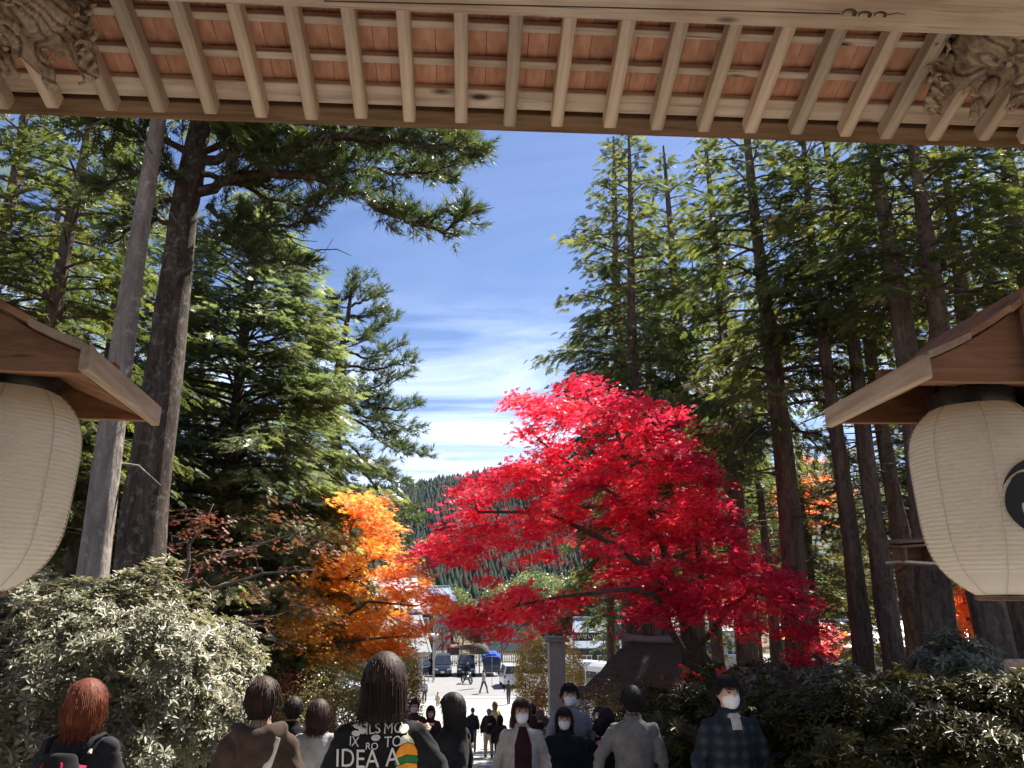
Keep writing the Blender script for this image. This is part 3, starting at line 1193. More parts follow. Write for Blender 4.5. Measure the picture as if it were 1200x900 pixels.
# ================================================================ trees
def polytube(mb, P, r0, r1, n=5):
    k = len(P)
    mb.tube(P, [r0 + (r1 - r0) * i / (k - 1) for i in range(k)], n, caps=False)


def gen_conifer(H, r0, c0, Rmax, nb, seed, droop=.25, rise=.15, size=.36, dead=14, tw=1.0, fill=1.0, cone=.7, tmpl=SPRAY, azr=None, bare=.3, sides=20):
    """trunk, limbs and sprays of one conifer, base at the origin"""
    r = random.Random(seed); g = np.random.default_rng(seed)
    tr = MB()
    hs = [0, .15, .4, .8, 1.5] + [1.5 + (H - 1.5) * i / 16 for i in range(1, 17)]
    wob = [(.08 * math.sin(h * .35 + seed), .06 * math.sin(h * .5 + seed * 2)) for h in hs]
    P = [(x - wob[0][0], y - wob[0][1], h) for (x, y), h in zip(wob, hs)]
    rad = [r0 * (1.35 if h == 0 else 1.15 if h < .3 else 1) * max(.06, (1 - h / H * .93)) ** .8 for h in hs]
    tr.tube(P, rad, sides, jit=.16, seed=seed)
    br = MB()
    pos, fwd, scl, rnd = [], [], [], []

    def trunk_at(h):
        for i in range(len(hs) - 1):
            if hs[i + 1] >= h:
                t_ = (h - hs[i]) / (hs[i + 1] - hs[i]); a, b_ = Vector(P[i]), Vector(P[i + 1])
                return a.lerp(b_, t_), rad[i]
        return Vector(P[-1]), .03
    for i in range(dead):
        h = c0 * .45 + (c0 * 1.1) * r.random()
        a = r.uniform(0, 6.28); L_ = r.uniform(.5, 1.9)
        b0, rr = trunk_at(h)
        d = Vector((math.cos(a), math.sin(a), r.uniform(-.25, .2)))
        k1 = b0 + d * L_ * .5 + Vector((0, 0, r.uniform(-.1, .1)))
        k2 = b0 + d * L_ + Vector((r.uniform(-.1, .1), r.uniform(-.1, .1), r.uniform(-.35, .1)))
        polytube(br, [b0, k1, k2], .022, .005, 4)
        if r.random() < .5:
            polytube(br, [k1, k1 + Vector((d.y, -d.x, .1)) * .5 * r.choice((-1, 1)) * L_ * .6], .009, .003, 3)
    for i in range(nb):
        t_ = (i + r.random()) / nb
        h = c0 + (H * .985 - c0) * t_
        if azr is None:
            a = i * 2.399 + r.uniform(-.5, .5)
        else:
            a = r.uniform(*azr)
        L_ = Rmax * max(.08, (1 - t_) ** cone) * r.uniform(.62, 1.12)
        if t_ < .15: L_ *= .75 + t_ * 1.6
        b0, rr = trunk_at(h)
        d = Vector((math.cos(a), math.sin(a), 0))
        side = Vector((-d.y, d.x, 0))
        bend = r.uniform(-.22, .22)
        el = rise + .35 * t_ + r.uniform(-.12, .12)
        path = []
        for q in range(6):
            s_ = q / 5
            path.append(b0 + d * (L_ * s_) + side * (bend * L_ * s_ * s_) + Vector((0, 0, L_ * (el * s_ - droop * s_ * s_ * (1.3 - .5 * t_)))))
        polytube(br, path, max(.012, .016 + L_ * .011), .005, 5)
        nt = max(4, int(L_ * 7.5 * tw))
        rb = r.random()
        for q in range(nt):
            s_ = bare + (1.0 - bare) * (q + r.random()) / nt
            f_ = s_ * 5; k = min(4, int(f_)); p = path[k].lerp(path[k + 1], f_ - k)
            ax = (path[k + 1] - path[k]).normalized()
            sg = 1 if q % 2 else -1
            tl = (.22 + .42 * L_ * (1.05 - s_)) * r.uniform(.6, 1.1)
            td = (ax * .75 + side * sg * r.uniform(.5, 1.0) + Vector((0, 0, r.uniform(-.35, .12)))).normalized()
            if tl > .5 and r.random() < .6:
                polytube(br, [p, p + td * tl * .9 - Vector((0, 0, .05 * tl))], .008, .003, 3)
            m_ = max(2, int(tl / (size * .30) * fill))
            for j in range(m_):
                u_ = (j + r.random()) / m_
                pp = p + td * tl * u_ - Vector((0, 0, .12 * tl * u_ * u_))
                jitt = size * .32
                pos.append((pp.x + r.gauss(0, jitt), pp.y + r.gauss(0, jitt), pp.z + r.gauss(0, jitt * .7)))
                fwd.append(td * .8 + ax * .4 + side * sg * r.uniform(-.5, .9) + Vector((0, 0, r.uniform(-.5, .15))))
                scl.append(size * r.uniform(.7, 1.2))
                rnd.append(min(1, max(0, .45 * rb + .45 * r.random() + .12 * u_ + .08 * (1 if s_ > .8 else 0))))
    pos = np.array(pos); fwd = np.array([tuple(x) for x in fwd])
    up = np.array([0, 0, 1.0]) + g.normal(size=(len(pos), 3)) * .45
    V, Fc, rr_ = stamp(tmpl[0], tmpl[1], pos, frames(fwd, up), np.array(scl), np.array(rnd))
    return tr, br, np_mesh('crown', V, Fc, rr_)


def plant_tree(name, tr, br, cme, loc, mt, ml, label, cat='tree', group=None, sc_=1.0, rz=0.0, tilt=(0, 0)):
    t_ = empty(name, loc, label, cat, group)
    t_.rotation_euler = (tilt[0], tilt[1], rz)
    t_.scale = sc_ if isinstance(sc_, tuple) else (sc_, sc_, sc_)
    a = tr if isinstance(tr, bpy.types.Mesh) else tr.mesh('trunk', smooth=True)
    b_ = br if isinstance(br, bpy.types.Mesh) else br.mesh('branches', smooth=True)
    link_mesh('trunk', a, mt, t_)
    tag(link_mesh('branches', b_, mt, t_), kind='stuff')
    link_mesh('crown', cme, ml, t_)
    return t_, a, b_


def gpos(u, Y, dz=0.0, v=700):
    p = at(u, v, Y)
    return Vector((p.x, Y, gz(p.x, Y) - .05 + dz))


# --- tall conifers of the right-hand grove
G_R = 'tall cedars of the grove on the right'
V1 = gen_conifer(13.6, .30, 5.0, 3.1, 84, 3, droop=.30, rise=.12, size=.27, dead=30, tw=1.0, fill=1.0)
V2 = gen_conifer(14.2, .27, 7.2, 2.9, 56, 8, droop=.34, rise=.2, size=.27, dead=34, tw=1.0, fill=1.0)
V3 = gen_conifer(13.2, .24, 3.6, 2.8, 96, 15, droop=.22, rise=.05, size=.27, dead=16, tw=1.05, fill=1.0)
V4 = gen_conifer(14.5, .34, 8.6, 3.2, 25, 21, droop=.3, rise=.1, size=.28, dead=30, tw=1.0, fill=1.0)
mesh_of = {}


def conifer(vi, u, Y, name, label, group, sc_=1.0, rz=0.0, ml=None, tilt=(0, 0), mt=None, dz=0.0, v=700):
    key = (vi, (ml or M['hinoki']).name)
    VV = {1: V1, 2: V2, 3: V3, 4: V4}[vi]
    if key not in mesh_of:
        a = VV[0].mesh('trunk', smooth=True) if (vi, 't') not in mesh_of else mesh_of[(vi, 't')]
        b_ = VV[1].mesh('branches', smooth=True) if (vi, 'b') not in mesh_of else mesh_of[(vi, 'b')]
        mesh_of[(vi, 't')], mesh_of[(vi, 'b')] = a, b_
        mesh_of[key] = VV[2] if not VV[2].materials else VV[2].copy()
        if mesh_of[key].materials: mesh_of[key].materials.clear()
    o, _, _ = plant_tree(name, mesh_of[(vi, 't')], mesh_of[(vi, 'b')], mesh_of[key], gpos(u, Y, dz, v), mt or M['bark_cedar'], ml or M['hinoki'], label, 'tree', group, sc_, rz, tilt)
    return o


T_ = [
    (3, 762, 22.0, (1.2, 1.2, 1.45), .4, 'broad mossy cedar rising behind the middle of the red maple', 0),
    (1, 812, 26.0, (1.2, 1.2, 1.5), 2.1, 'slim cedar rising behind the right part of the red maple', 0),
    (1, 928, 16.0, (.97, .97, 1.12), 3.6, 'straight dark cedar at the right end of the red maple', 0),
    (2, 1003, 15.0, (.74, .74, .93), 1.0, 'cedar whose trunk crosses the tip of the right canopy, left one of a touching pair', 0),
    (2, 1040, 14.4, (.78, .78, .95), 4.4, 'leaning cedar, right one of the touching pair by the canopy tip', -.045),
    (4, 1092, 12.0, (.84, .84, .76), 2.7, 'thick dark cedar just left of the right lantern carrying a small shelf', 0),
    (2, 1158, 11.2, (.95, .95, .76), 5.0, 'thickest cedar trunk emerging below the right lantern', 0),
    (4, 1192, 13.5, (.8, .8, .76), .9, 'cedar with a pale upper trunk behind the right canopy, nearer the thick one', 0),
    (4, 1225, 15.0, .80, 3.9, 'cedar with a pale slender upper trunk above the right canopy ridge', 0),
    (4, 1275, 13.0, .9, 1.7, 'cedar at the far right edge above the lantern canopy', 0),
    (1, 738, 30.0, (1.35, 1.35, 1.8), 5.2, 'leftmost cedar of the right grove, standing far back above the red maple', 0),
    (1, 870, 22.5, (1.05, 1.05, 1.35), 2.2, 'cedar with thin dead twigs between the mossy cedar and the straight dark cedar', 0),
    (2, 1066, 18.0, .95, .3, 'thin cedar standing behind the thick dark trunk left of the right lantern', 0),
]
for vi, u, Y, s_, rz_, lab, ti in T_:
    conifer(vi, u, Y, 'cedar_tree', lab, G_R, s_, rz_, tilt=(0, ti))
# thin pale trunk
o = conifer(2, 903, 27.0, 'cedar_tree', 'thin pale-barked young cedar in the gap left of the straight dark cedar', G_R, .85, 1.3, mt=None)

# --- left: grey trunk, great pine, fir, lone pine, dark trees
g_tr, g_br, g_cr = gen_conifer(12.5, .205, 8.9, 2.4, 30, 41, droop=.2, rise=.1, size=.26, dead=5, tmpl=SPRAY)
plant_tree('grey_trunk_tree', g_tr, g_br, g_cr, gpos(109, 9.3), M['bark_grey'], M['hinoki'], 'straight tree with smooth pale grey trunk beside the left lantern')


def tuft_cloud(name, pts, fw, sz, rnd, mat_, parent, tmpl=TUFT):
    pts = np.array([tuple(p) for p in pts]); fw = np.array([tuple(p) for p in fw])
    V, Fc, rr_ = stamp(tmpl[0], tmpl[1], pts - np.array(tuple(parent.location)), frames(fw, unit(len(pts))), np.array(sz), np.array(rnd))
    return link_mesh(name, np_mesh(name, V, Fc, rr_), mat_, parent)


def bough(br, P, r0, pts, fw, sz, rnd, r, size=.13, side_l=.9, dens=7.0, bare=.25, off=(0, 0, 0), seed_r=.5, lift=.12, sub=1.5):
    """one pine bough along P with side shoots that end in needle tufts"""
    Q = []
    for i in range(len(P) - 1):
        for j in range(4):
            Q.append(P[i].lerp(P[i + 1], j / 4) + Vector((r.gauss(0, .03), r.gauss(0, .03), r.gauss(0, .03))))
    Q.append(P[-1])
    polytube(br, Q, r0, .008, 6)
    total = sum((Q[i + 1] - Q[i]).length for i in range(len(Q) - 1))
    nn = int(total * dens)
    for k in range(nn):
        s_ = bare + (1 - bare) * (k + r.random()) / nn
        f_ = s_ * (len(Q) - 1); i = min(len(Q) - 2, int(f_)); p = Q[i].lerp(Q[i + 1], f_ - i)
        ax = (Q[i + 1] - Q[i]).normalized()
        sd_ = ax.cross(Vector((0, 0, 1)))
        if sd_.length < .2: sd_ = Vector((1, 0, 0))
        sd_.normalize()
        sg = r.choice((-1, 1))
        l_ = side_l * (1.1 - .75 * s_) * r.uniform(.4, 1.1)
        d = (ax * .7 + sd_ * sg * r.uniform(.2, .9) + Vector((0, 0, r.uniform(-.15, .45)))).normalized()
        e = p + d * l_ + Vector((0, 0, lift * l_))
        m_ = p.lerp(e, .5) - Vector((0, 0, .06 * l_))
        polytube(br, [p, m_, e], .011, .004, 4)
        cl = r.random()
        nsub = max(3, int(l_ / size * sub))
        for j in range(nsub):
            u_ = .3 + .7 * (j + r.random()) / nsub
            b0 = p.lerp(e, u_)
            dd_ = (d + Vector((r.gauss(0, .6), r.gauss(0, .6), r.gauss(.25, .45)))).normalized()
            q0 = b0 + dd_ * size * r.uniform(.2, 1.1)
            pts.append(q0); fw.append(dd_); sz.append(size * r.uniform(.8, 1.35)); rnd.append(min(1, .5 * cl + .5 * r.random()))


# great pine on the left whose boughs cross the top of the sky
r_ = random.Random(77)
Yp = 10.6
pb = gpos(158, Yp)
pine = empty('pine_tree', pb, 'massive dark pine trunk on the left with long boughs reaching over the sky', 'tree')
mb = MB()
tp = [Vector((0, 0, 0)), Vector((0, 0, .4)), Vector((.02, 0, 1.5)), Vector((-.02, .02, 4)), Vector((.02, 0, 6.2)), Vector((.0, .03, 8.3)), Vector((.12, 0, 10.4)), Vector((.1, 0, 12.2))]
TPt = []
for i in range(len(tp) - 1):
    for j in range(4): TPt.append(tp[i].lerp(tp[i + 1], j / 4))
TPt.append(tp[-1])
mb.tube(TPt, [.43 - .012 * i if i > 1 else .5 - .03 * i for i in range(len(TPt))], 28, jit=.14, seed=4)
link_mesh('trunk', mb.mesh('trunk', smooth=True), M['bark_dark'], pine)
br = MB(); pts, fw, sz, rnd = [], [], [], []


def pxl(lst, Y0, Y1):
    n_ = len(lst)
    return [at(u, v, Y0 + (Y1 - Y0) * i / (n_ - 1)) for i, (u, v) in enumerate(lst)]


BO = [([(232, 226), (290, 206), (350, 205), (420, 228), (470, 258), (520, 268), (548, 252)], 10.6, 9.2, .085, .75),
      ([(232, 190), (300, 170), (380, 165), (450, 160), (510, 168), (556, 176)], 10.6, 8.6, .08, .8),
      ([(228, 150), (290, 120), (360, 118), (430, 130), (500, 150), (540, 160)], 10.6, 9.6, .07, .9),
      ([(230, 175), (280, 165), (330, 180), (380, 195), (440, 200), (500, 205), (540, 190)], 10.6, 10.8, .06, .8),
      ([(235, 205), (270, 215), (330, 240), (380, 240), (400, 225)], 10.6, 11.8, .05, .6),
      ([(240, 240), (270, 262), (310, 268), (345, 262), (372, 240)], 10.6, 10.2, .05, .55),
      ([(240, 270), (270, 285), (300, 300), (335, 312), (362, 310)], 10.6, 10.4, .045, .55),
      ([(225, 140), (260, 90), (340, 80), (450, 90), (520, 120)], 10.6, 9.0, .07, .9),
      ([(225, 150), (330, 140), (400, 150), (480, 190), (520, 215)], 10.6, 12.0, .06, .8),
      ([(222, 210), (190, 200), (150, 205), (110, 215)], 10.6, 9.8, .05, .6),
      ([(222, 180), (170, 160), (130, 150), (90, 135)], 10.6, 9.6, .055, .6),
      ([(218, 230), (180, 235), (130, 220), (100, 228)], 10.6, 11.6, .05, .6),
      ([(210, 260), (175, 262), (140, 275), (120, 290)], 10.6, 11.2, .045, .5)]
for lst, Y0, Y1, rr, sl_ in BO:
    bough(br, pxl(lst, Y0, Y1), rr, pts, fw, sz, rnd, r_, size=.125, side_l=sl_, dens=20.0, bare=.05, sub=4.5)
# bare drooping twig
for lst in ([(325, 262), (345, 285), (380, 297), (390, 280)], [(370, 293), (395, 292), (412, 300)], [(330, 275), (355, 282), (372, 283)]):
    polytube(br, pxl(lst, 10.3, 10.3), .012, .004, 4)
tag(link_mesh('branches', br.mesh('branches', off=tuple(pb), smooth=True), M['bark_dark'], pine), kind='stuff')
tuft_cloud('crown', pts, fw, sz, rnd, M['pine'], pine)

# broad glossy fir
f_tr, f_br, f_cr = gen_conifer(14.4, .28, 1.6, 5.0, 330, 52, droop=.22, rise=.10, size=.30, dead=0, tw=1.05, fill=1.0, cone=.60, bare=.42)
fo, ft_, fb_ = plant_tree('fir_tree', f_tr, f_br, f_cr, gpos(262, 19.5), M['bark_dark'], M['fir'], 'broad dense fir with sunlit green needles right of the massive pine trunk')

# lone pine standing up against the sky
Ys = 27.0
sb = gpos(392, Ys)
lone = empty('pine_tree', sb, 'lone ragged pine with open boughs standing against the sky', 'tree')
mb = MB()
tl_ = [sb, at(392, 640, Ys), at(393, 540, Ys), at(393, 470, Ys), at(398, 420, Ys), at(408, 370, Ys), at(413, 326, Ys)]
T2 = []
for i in range(6):
    for j in range(3): T2.append(tl_[i].lerp(tl_[i + 1], j / 3))
T2.append(tl_[-1])
mb.tube(T2, [.30 * (1 - i / 19) + .02 for i in range(19)], 12, jit=.1)
link_mesh('trunk', mb.mesh('trunk', off=tuple(sb), smooth=True), M['bark_dark'], lone)
br = MB(); pts, fw, sz, rnd = [], [], [], []
SB = [((400, 435), (430, 470), (455, 505), (475, 525), (497, 536)), ((398, 450), (432, 455), (455, 450), (478, 440)),
      ((396, 480), (430, 500), (450, 520), (470, 530)), ((403, 400), (430, 395), (450, 380), (462, 372)), ((404, 410), (430, 420), (455, 412), (470, 405)),
      ((407, 380), (385, 390), (375, 385), (368, 380)), ((403, 405), (385, 412), (370, 420), (362, 428)), ((410, 360), (425, 352), (440, 350), (446, 340)),
      ((398, 440), (375, 450), (362, 450)), ((395, 500), (425, 540), (450, 560), (480, 570)), ((394, 520), (430, 560), (455, 590), (485, 600)),
      ((394, 540), (420, 590), (450, 610), (492, 612)), ((396, 470), (440, 478), (470, 480), (488, 478)), ((412, 345), (400, 352), (392, 360)), ((413, 340), (420, 335), (428, 338)),
      ((394, 560), (370, 570), (350, 585)), ((395, 500), (370, 505), (352, 515)), ((400, 430), (440, 432), (468, 428), (480, 424)), ((396, 465), (430, 490), (470, 500), (492, 508)),
      ((394, 590), (430, 620), (470, 640), (480, 660)), ((408, 370), (432, 372), (448, 366)), ((408, 375), (392, 372), (384, 362))]
for k, lst in enumerate(SB):
    dY = r_.uniform(-2.2, 2.2)
    bough(br, pxl(lst, Ys, Ys + dY), .06, pts, fw, sz, rnd, r_, size=.25, side_l=.85, dens=9.0, bare=.10, sub=2.6)
for k in range(12):
    h = k / 12
    p = T2[9].lerp(T2[-1], h)
    a = k * 2.4
    bough(br, [p, p + Vector((math.cos(a), math.sin(a), .15)) * (1.6 * (1 - h) + .2)], .03, pts, fw, sz, rnd, r_, size=.26, side_l=.6, dens=9)
bough(br, [T2[-4], T2[-1] + Vector((0, 0, .15))], .02, pts, fw, sz, rnd, r_, size=.2, side_l=.3, dens=20)
tag(link_mesh('branches', br.mesh('branches', off=tuple(sb), smooth=True), M['bark_dark'], lone), kind='stuff')
tuft_cloud('crown', pts, fw, sz, rnd, M['pine'], lone)

# dark trees crowding the left edge
G_L = 'dense evergreens on the left behind the lantern'
for vi, u, Y, s_, rz_, ml, lab in (
        (3, 18, 13.5, 1.0, .5, 'hinoki', 'sunlit olive evergreen at the left edge above the lantern canopy'),
        (1, -80, 14.5, .95, 2.0, 'hinoki', 'olive evergreen mostly beyond the left edge'),
        (3, 78, 17.5, 1.05, 3.9, 'fir', 'dark evergreen between the left lantern and the pale grey trunk'),
        (1, 150, 20.5, 1.0, 1.1, 'fir', 'dark evergreen behind the massive pine trunk'),
        (3, -10, 21.0, 1.15, 5.1, 'hinoki', 'dark tall evergreen deep behind the left lantern'),
        (3, 335, 25.0, (1.2, 1.2, .92), 3.0, 'fir', 'evergreen filling the gap between the broad fir and the lone ragged pine'),
        (3, 205, 25.0, 1.0, 5.1, 'fir', 'evergreen half hidden between the massive pine and the broad fir')):
    conifer(vi, u, Y, 'evergreen_tree', lab, G_L, s_, rz_, ml=M[ml])

# --- woodland behind, both sides
for vi, u, Y, s_, rz_, lab in ((1, -260, 15.0, 1.0, .2, 'dark evergreen well outside the left edge near the gate'), (3, -420, 20.0, 1.1, 1.9, 'dark evergreen farther outside the left edge'), (3, -200, 26.0, 1.2, 3.1, 'dark evergreen outside the left edge, deep in the wood')):
    conifer(vi, u, Y, 'evergreen_tree', lab, G_L, s_, rz_, ml=M['hinoki'])

G_F = 'woodland trees standing behind the groves'
rr = random.Random(9)
k = 0
wl = ['dark green conifer beyond the left edge behind the lantern', 'deep green conifer far behind the left lantern', 'dark green conifer far behind the pale grey trunk', 'yellow-green conifer far behind the gap between the massive pine and the broad fir', 'deep green conifer far behind the middle of the broad fir', 'deep green conifer behind the right skirt of the broad fir', 'short yellow-green conifer at the foot of the lone ragged pine', 'small deep green conifer between the lone pine and the dark hill', 'short dark green conifer behind the crown centre of the red maple', 'tall dark green conifer behind the mossy cedar', 'dark green conifer behind the right shoulder of the red maple', 'dark green conifer just left of the straight dark cedar, far back', 'sunlit yellow-green conifer right of the straight dark cedar', 'sunlit yellow-green conifer behind the touching pair of cedars', 'dark green conifer behind the leaning cedar', 'sunlit yellow-green conifer behind the thick cedar with the shelf', 'dark green conifer behind the left side of the right lantern', 'sunlit yellow-green conifer behind the right canopy', 'dark green conifer behind the right edge of the canopy', 'dark green conifer just outside the right edge', 'deep green conifer farthest back behind the crown of the red maple', 'dark green conifer farthest back behind the right shoulder of the red maple', 'dark green conifer farthest back beside the straight dark cedar', 'dark green conifer farthest back beyond the touching pair of cedars', 'dark green conifer farthest back between the thick cedars']
for u, Y, s_, vi, ml in ((-40, 30, 1.1, 1, 'hinoki'), (60, 33, 1.0, 3, 'fir'), (130, 38, 1.1, 1, 'hinoki'), (215, 36, .95, 3, 'warmfir'), (290, 40, .9, 3, 'fir'), (345, 42, .85, 1, 'fir'),
                         (440, 46, .62, 3, 'warmfir'), (470, 52, .55, 3, 'fir'),
                         (712, 42, (1.1, 1.1, 1.6), 3, 'hinoki'), (774, 36, (1.3, 1.3, 1.75), 1, 'hinoki'), (838, 33, (1.2, 1.2, 1.5), 3, 'hinoki'), (880, 40, (1.2, 1.2, 1.5), 1, 'hinoki'), (950, 30, .8, 3, 'warmfir'), (1000, 36, .8, 3, 'warmfir'),
                         (1040, 29, 1.1, 1, 'hinoki'), (1090, 34, 1.2, 3, 'warmfir'), (1140, 27, 1.1, 1, 'hinoki'), (1200, 25, 1.1, 3, 'warmfir'), (1260, 22, 1.1, 1, 'hinoki'), (1330, 17, 1.1, 3, 'hinoki'),
                         (720, 55, .8, 1, 'fir'), (820, 52, 1.1, 3, 'hinoki'), (915, 50, 1.1, 1, 'hinoki'), (1010, 48, 1.0, 3, 'hinoki'), (1120, 45, 1.3, 1, 'hinoki')):
    desc = {'hinoki': 'dark green', 'fir': 'deep green', 'warmfir': 'sunlit yellow-green'}[ml]
    where = 'left' if u < 500 else 'right'
    o = conifer(vi, u, Y, 'woodland_tree', wl[k], G_F, s_, rr.uniform(0, 6.28), ml=M[ml])
    k += 1


# ================================================================ maples
def inside(poly, u, v):
    c = False
    n_ = len(poly)
    for i in range(n_):
        x1, y1 = poly[i]; x2, y2 = poly[i - 1]
        if (y1 > v) != (y2 > v) and u < (x2 - x1) * (v - y1) / (y2 - y1) + x1: c = not c
    return c


def broad_tree(name, label, base, limbs, polys, Y0, dY, npads, pad, leaves, lsize, mat_, mt, seed, tr_r=.16, rnd_fn=None, tmpl=MAPLE, cat='tree', hollow=None, holes=(), flat_=.15, group=None, droop=.10):
    """limbs are drawn first, pads of leaves fill the outline in depth, twigs tie each pad to the nearest limb"""
    r = random.Random(seed); g = np.random.default_rng(seed)
    t_ = empty(name, base, label, cat, group)
    nodes = []       # (point, radius)
    tmb, bmb = MB(), MB()
    for li, (P, r0, r1) in enumerate(limbs):
        Q = []
        for i in range(len(P) - 1):
            for j in range(3):
                Q.append(P[i].lerp(P[i + 1], j / 3) + (Vector((r.gauss(0, .03), r.gauss(0, .03), 0)) if i + j else Vector()))
        Q.append(P[-1])
        n_ = len(Q)
        rad = [r0 + (r1 - r0) * i / (n_ - 1) for i in range(n_)]
        (tmb if li == 0 else bmb).tube(Q, rad, 10, jit=.12, seed=seed + li)
        for q, ra in zip(Q[2:], rad[2:]): nodes.append((q, ra))
    pads = []
    xs_ = [p[0] for poly in polys for p in poly]; ys_ = [p[1] for poly in polys for p in poly]
    tries = 0
    while len(pads) < npads and tries < npads * 60:
        tries += 1
        u, v = r.uniform(min(xs_), max(xs_)), r.uniform(min(ys_), max(ys_))
        if not any(inside(p, u, v) for p in polys): continue
        if any(inside(h_, u, v) for h_ in holes): continue
        Y = Y0 + r.uniform(-dY, dY)
        p = at(u, v, Y)
        if any((p - q[0]).length < pad * .5 for q in pads[-80:]): continue
        pads.append((p, u, v))
    pads.sort(key=lambda q: min((q[0] - nd[0]).length for nd in nodes))
    pos, rnd, nrm, scl = [], [], [], []
    for p, u, v in pads:
        best = min(nodes, key=lambda nd: (nd[0] - p).length + .5 * max(0, nd[0].z - p.z))
        q, ra = best
        d = p - q
        mid = q + d * .5 + Vector((r.gauss(0, .06), r.gauss(0, .06), .10 * d.length))
        rad0 = min(ra * .7, .012 + .010 * d.length)
        polytube(bmb, [q, q.lerp(mid, .55) + Vector((0, 0, .04)), mid, mid.lerp(p, .6), p], rad0, .004, 5)
        nodes.append((mid, rad0 * .7)); nodes.append((p, rad0 * .45))
        outw = (p - t_.location); outw.z = 0
        outw = outw.normalized() if outw.length > .1 else Vector((1, 0, 0))
        n_ = int(leaves * r.uniform(.7, 1.3))
        a_ = g.normal(size=(n_, 3)) * np.array([pad * .55, pad * .55, pad * flat_ * .5])
        dist_ = a_ @ np.array(tuple(outw))
        a_[:, 2] -= droop * np.maximum(0, dist_) + .25 * (a_[:, 0] ** 2 + a_[:, 1] ** 2) / pad
        pos.append(a_ + np.array(tuple(p)))
        base_r = r.random()
        rv = rnd_fn(u, v, r) if rnd_fn else base_r * .5
        rnd.append(np.clip(rv + g.uniform(0, .5, n_), 0, 1))
        nn_ = np.tile(np.array([0, 0, 1.0]) + np.array(tuple(outw)) * .25, (n_, 1)) + g.normal(size=(n_, 3)) * .33
        nrm.append(nn_)
        scl.append(lsize * g.uniform(.75, 1.3, n_))
        # fine twigs inside the pad
        for j in range(3):
            e = p + Vector(tuple(a_[j] * 1.2))
            polytube(bmb, [p.lerp(mid, .3), e], .005, .002, 3)
    pos = np.concatenate(pos); rnd = np.concatenate(rnd); nrm = np.concatenate(nrm); scl = np.concatenate(scl)
    Fw = unit(len(pos), g)
    Fw = Fw - nrm * (np.sum(Fw * nrm, 1) / np.sum(nrm * nrm, 1))[:, None]
    V, Fc, rr_ = stamp(tmpl[0], tmpl[1], pos - np.array(tuple(t_.location)), frames(Fw, nrm), scl, rnd)
    tmb.build('trunk', mt, t_, smooth=True)
    tag(bmb.build('branches', mt, t_, smooth=True), kind='stuff')
    link_mesh('crown', np_mesh('crown', V, Fc, rr_), mat_, t_)
    return t_


def LP(lst, Y0, Y1):
    return pxl(lst, Y0, Y1)


Ym = 14.5
mbase = at(838, 838, Ym)
RED = [[(590, 462), (640, 455), (690, 440), (722, 455), (775, 470), (812, 490), (812, 515), (838, 545), (858, 568), (850, 585), (848, 605), (868, 640), (910, 660), (930, 690), (948, 712), (945, 775), (925, 768), (905, 742), (880, 735), (850, 730), (810, 715), (770, 725), (700, 715), (660, 712), (650, 735), (590, 752), (572, 748), (580, 735), (545, 725), (532, 712), (560, 690), (556, 672), (600, 668), (630, 690), (660, 690), (700, 680), (690, 660), (640, 655), (600, 655), (560, 645), (545, 660), (530, 672), (520, 655), (492, 636), (520, 622), (525, 600), (530, 572), (560, 555), (590, 545), (600, 530), (590, 510), (606, 500), (640, 498), (620, 490), (604, 478)],
       [(880, 690), (935, 700), (985, 742), (950, 790), (900, 760)],
       [(812, 790), (830, 775), (838, 798), (822, 815)], [(930, 690), (965, 720), (990, 745), (960, 740)]]
HOLES = [[(640, 655), (690, 640), (700, 672), (655, 690), (600, 668), (570, 660)], [(640, 498), (700, 500), (705, 512), (650, 520)], [(575, 585), (600, 570), (612, 590), (590, 600)], [(760, 560), (790, 555), (800, 575), (770, 585)], [(655, 655), (705, 650), (712, 668), (700, 690), (640, 672)], [(660, 520), (690, 515), (700, 540), (672, 545)], [(676, 700), (742, 690), (735, 728), (680, 722)]]


def red_r(u, v, r):
    return .05 + .5 * r.random() + (.12 if u < 680 else -.06)


b0 = mbase
limbs = [([b0, at(834, 800, Ym), at(818, 765, Ym), at(803, 738, Ym - .1)], .17, .11),
         ([at(818, 765, Ym), at(800, 720, Ym - .3), at(760, 668, Ym - .5), at(710, 632, Ym - .8), at(640, 600, Ym - 1), at(560, 600, Ym - 1.2)], .10, .02),
         ([at(803, 738, Ym - .1), at(790, 690, Ym), at(770, 620, Ym + .2), at(750, 560, Ym + .2), at(720, 500, Ym), at(690, 470, Ym)], .09, .018),
         ([at(834, 795, Ym), at(806, 775, Ym - .4), at(785, 745, Ym - .8), at(775, 700, Ym - 1.2), at(740, 690, Ym - 1.5), at(650, 700, Ym - 1.6), at(590, 715, Ym - 1.6)], .08, .015),
         ([at(803, 738, Ym - .1), at(820, 680, Ym + .4), at(815, 600, Ym + .7), at(790, 540, Ym + .9), at(770, 490, Ym + .9)], .08, .015),
         ([at(818, 765, Ym), at(850, 720, Ym + .2), at(880, 690, Ym + .5), at(925, 715, Ym + .6), at(950, 750, Ym + .7)], .06, .012),
         ([at(770, 620, Ym + .2), at(720, 580, Ym - .3), at(660, 540, Ym - .7), at(620, 500, Ym - .9)], .05, .01)]
broad_tree('red_maple', 'spreading crimson maple glowing in the sun right of the stairway', b0, limbs, RED, Ym, 2.2, 340, .36, 28, .155, M['red'], M['bark_maple'], 5, rnd_fn=red_r, holes=HOLES)

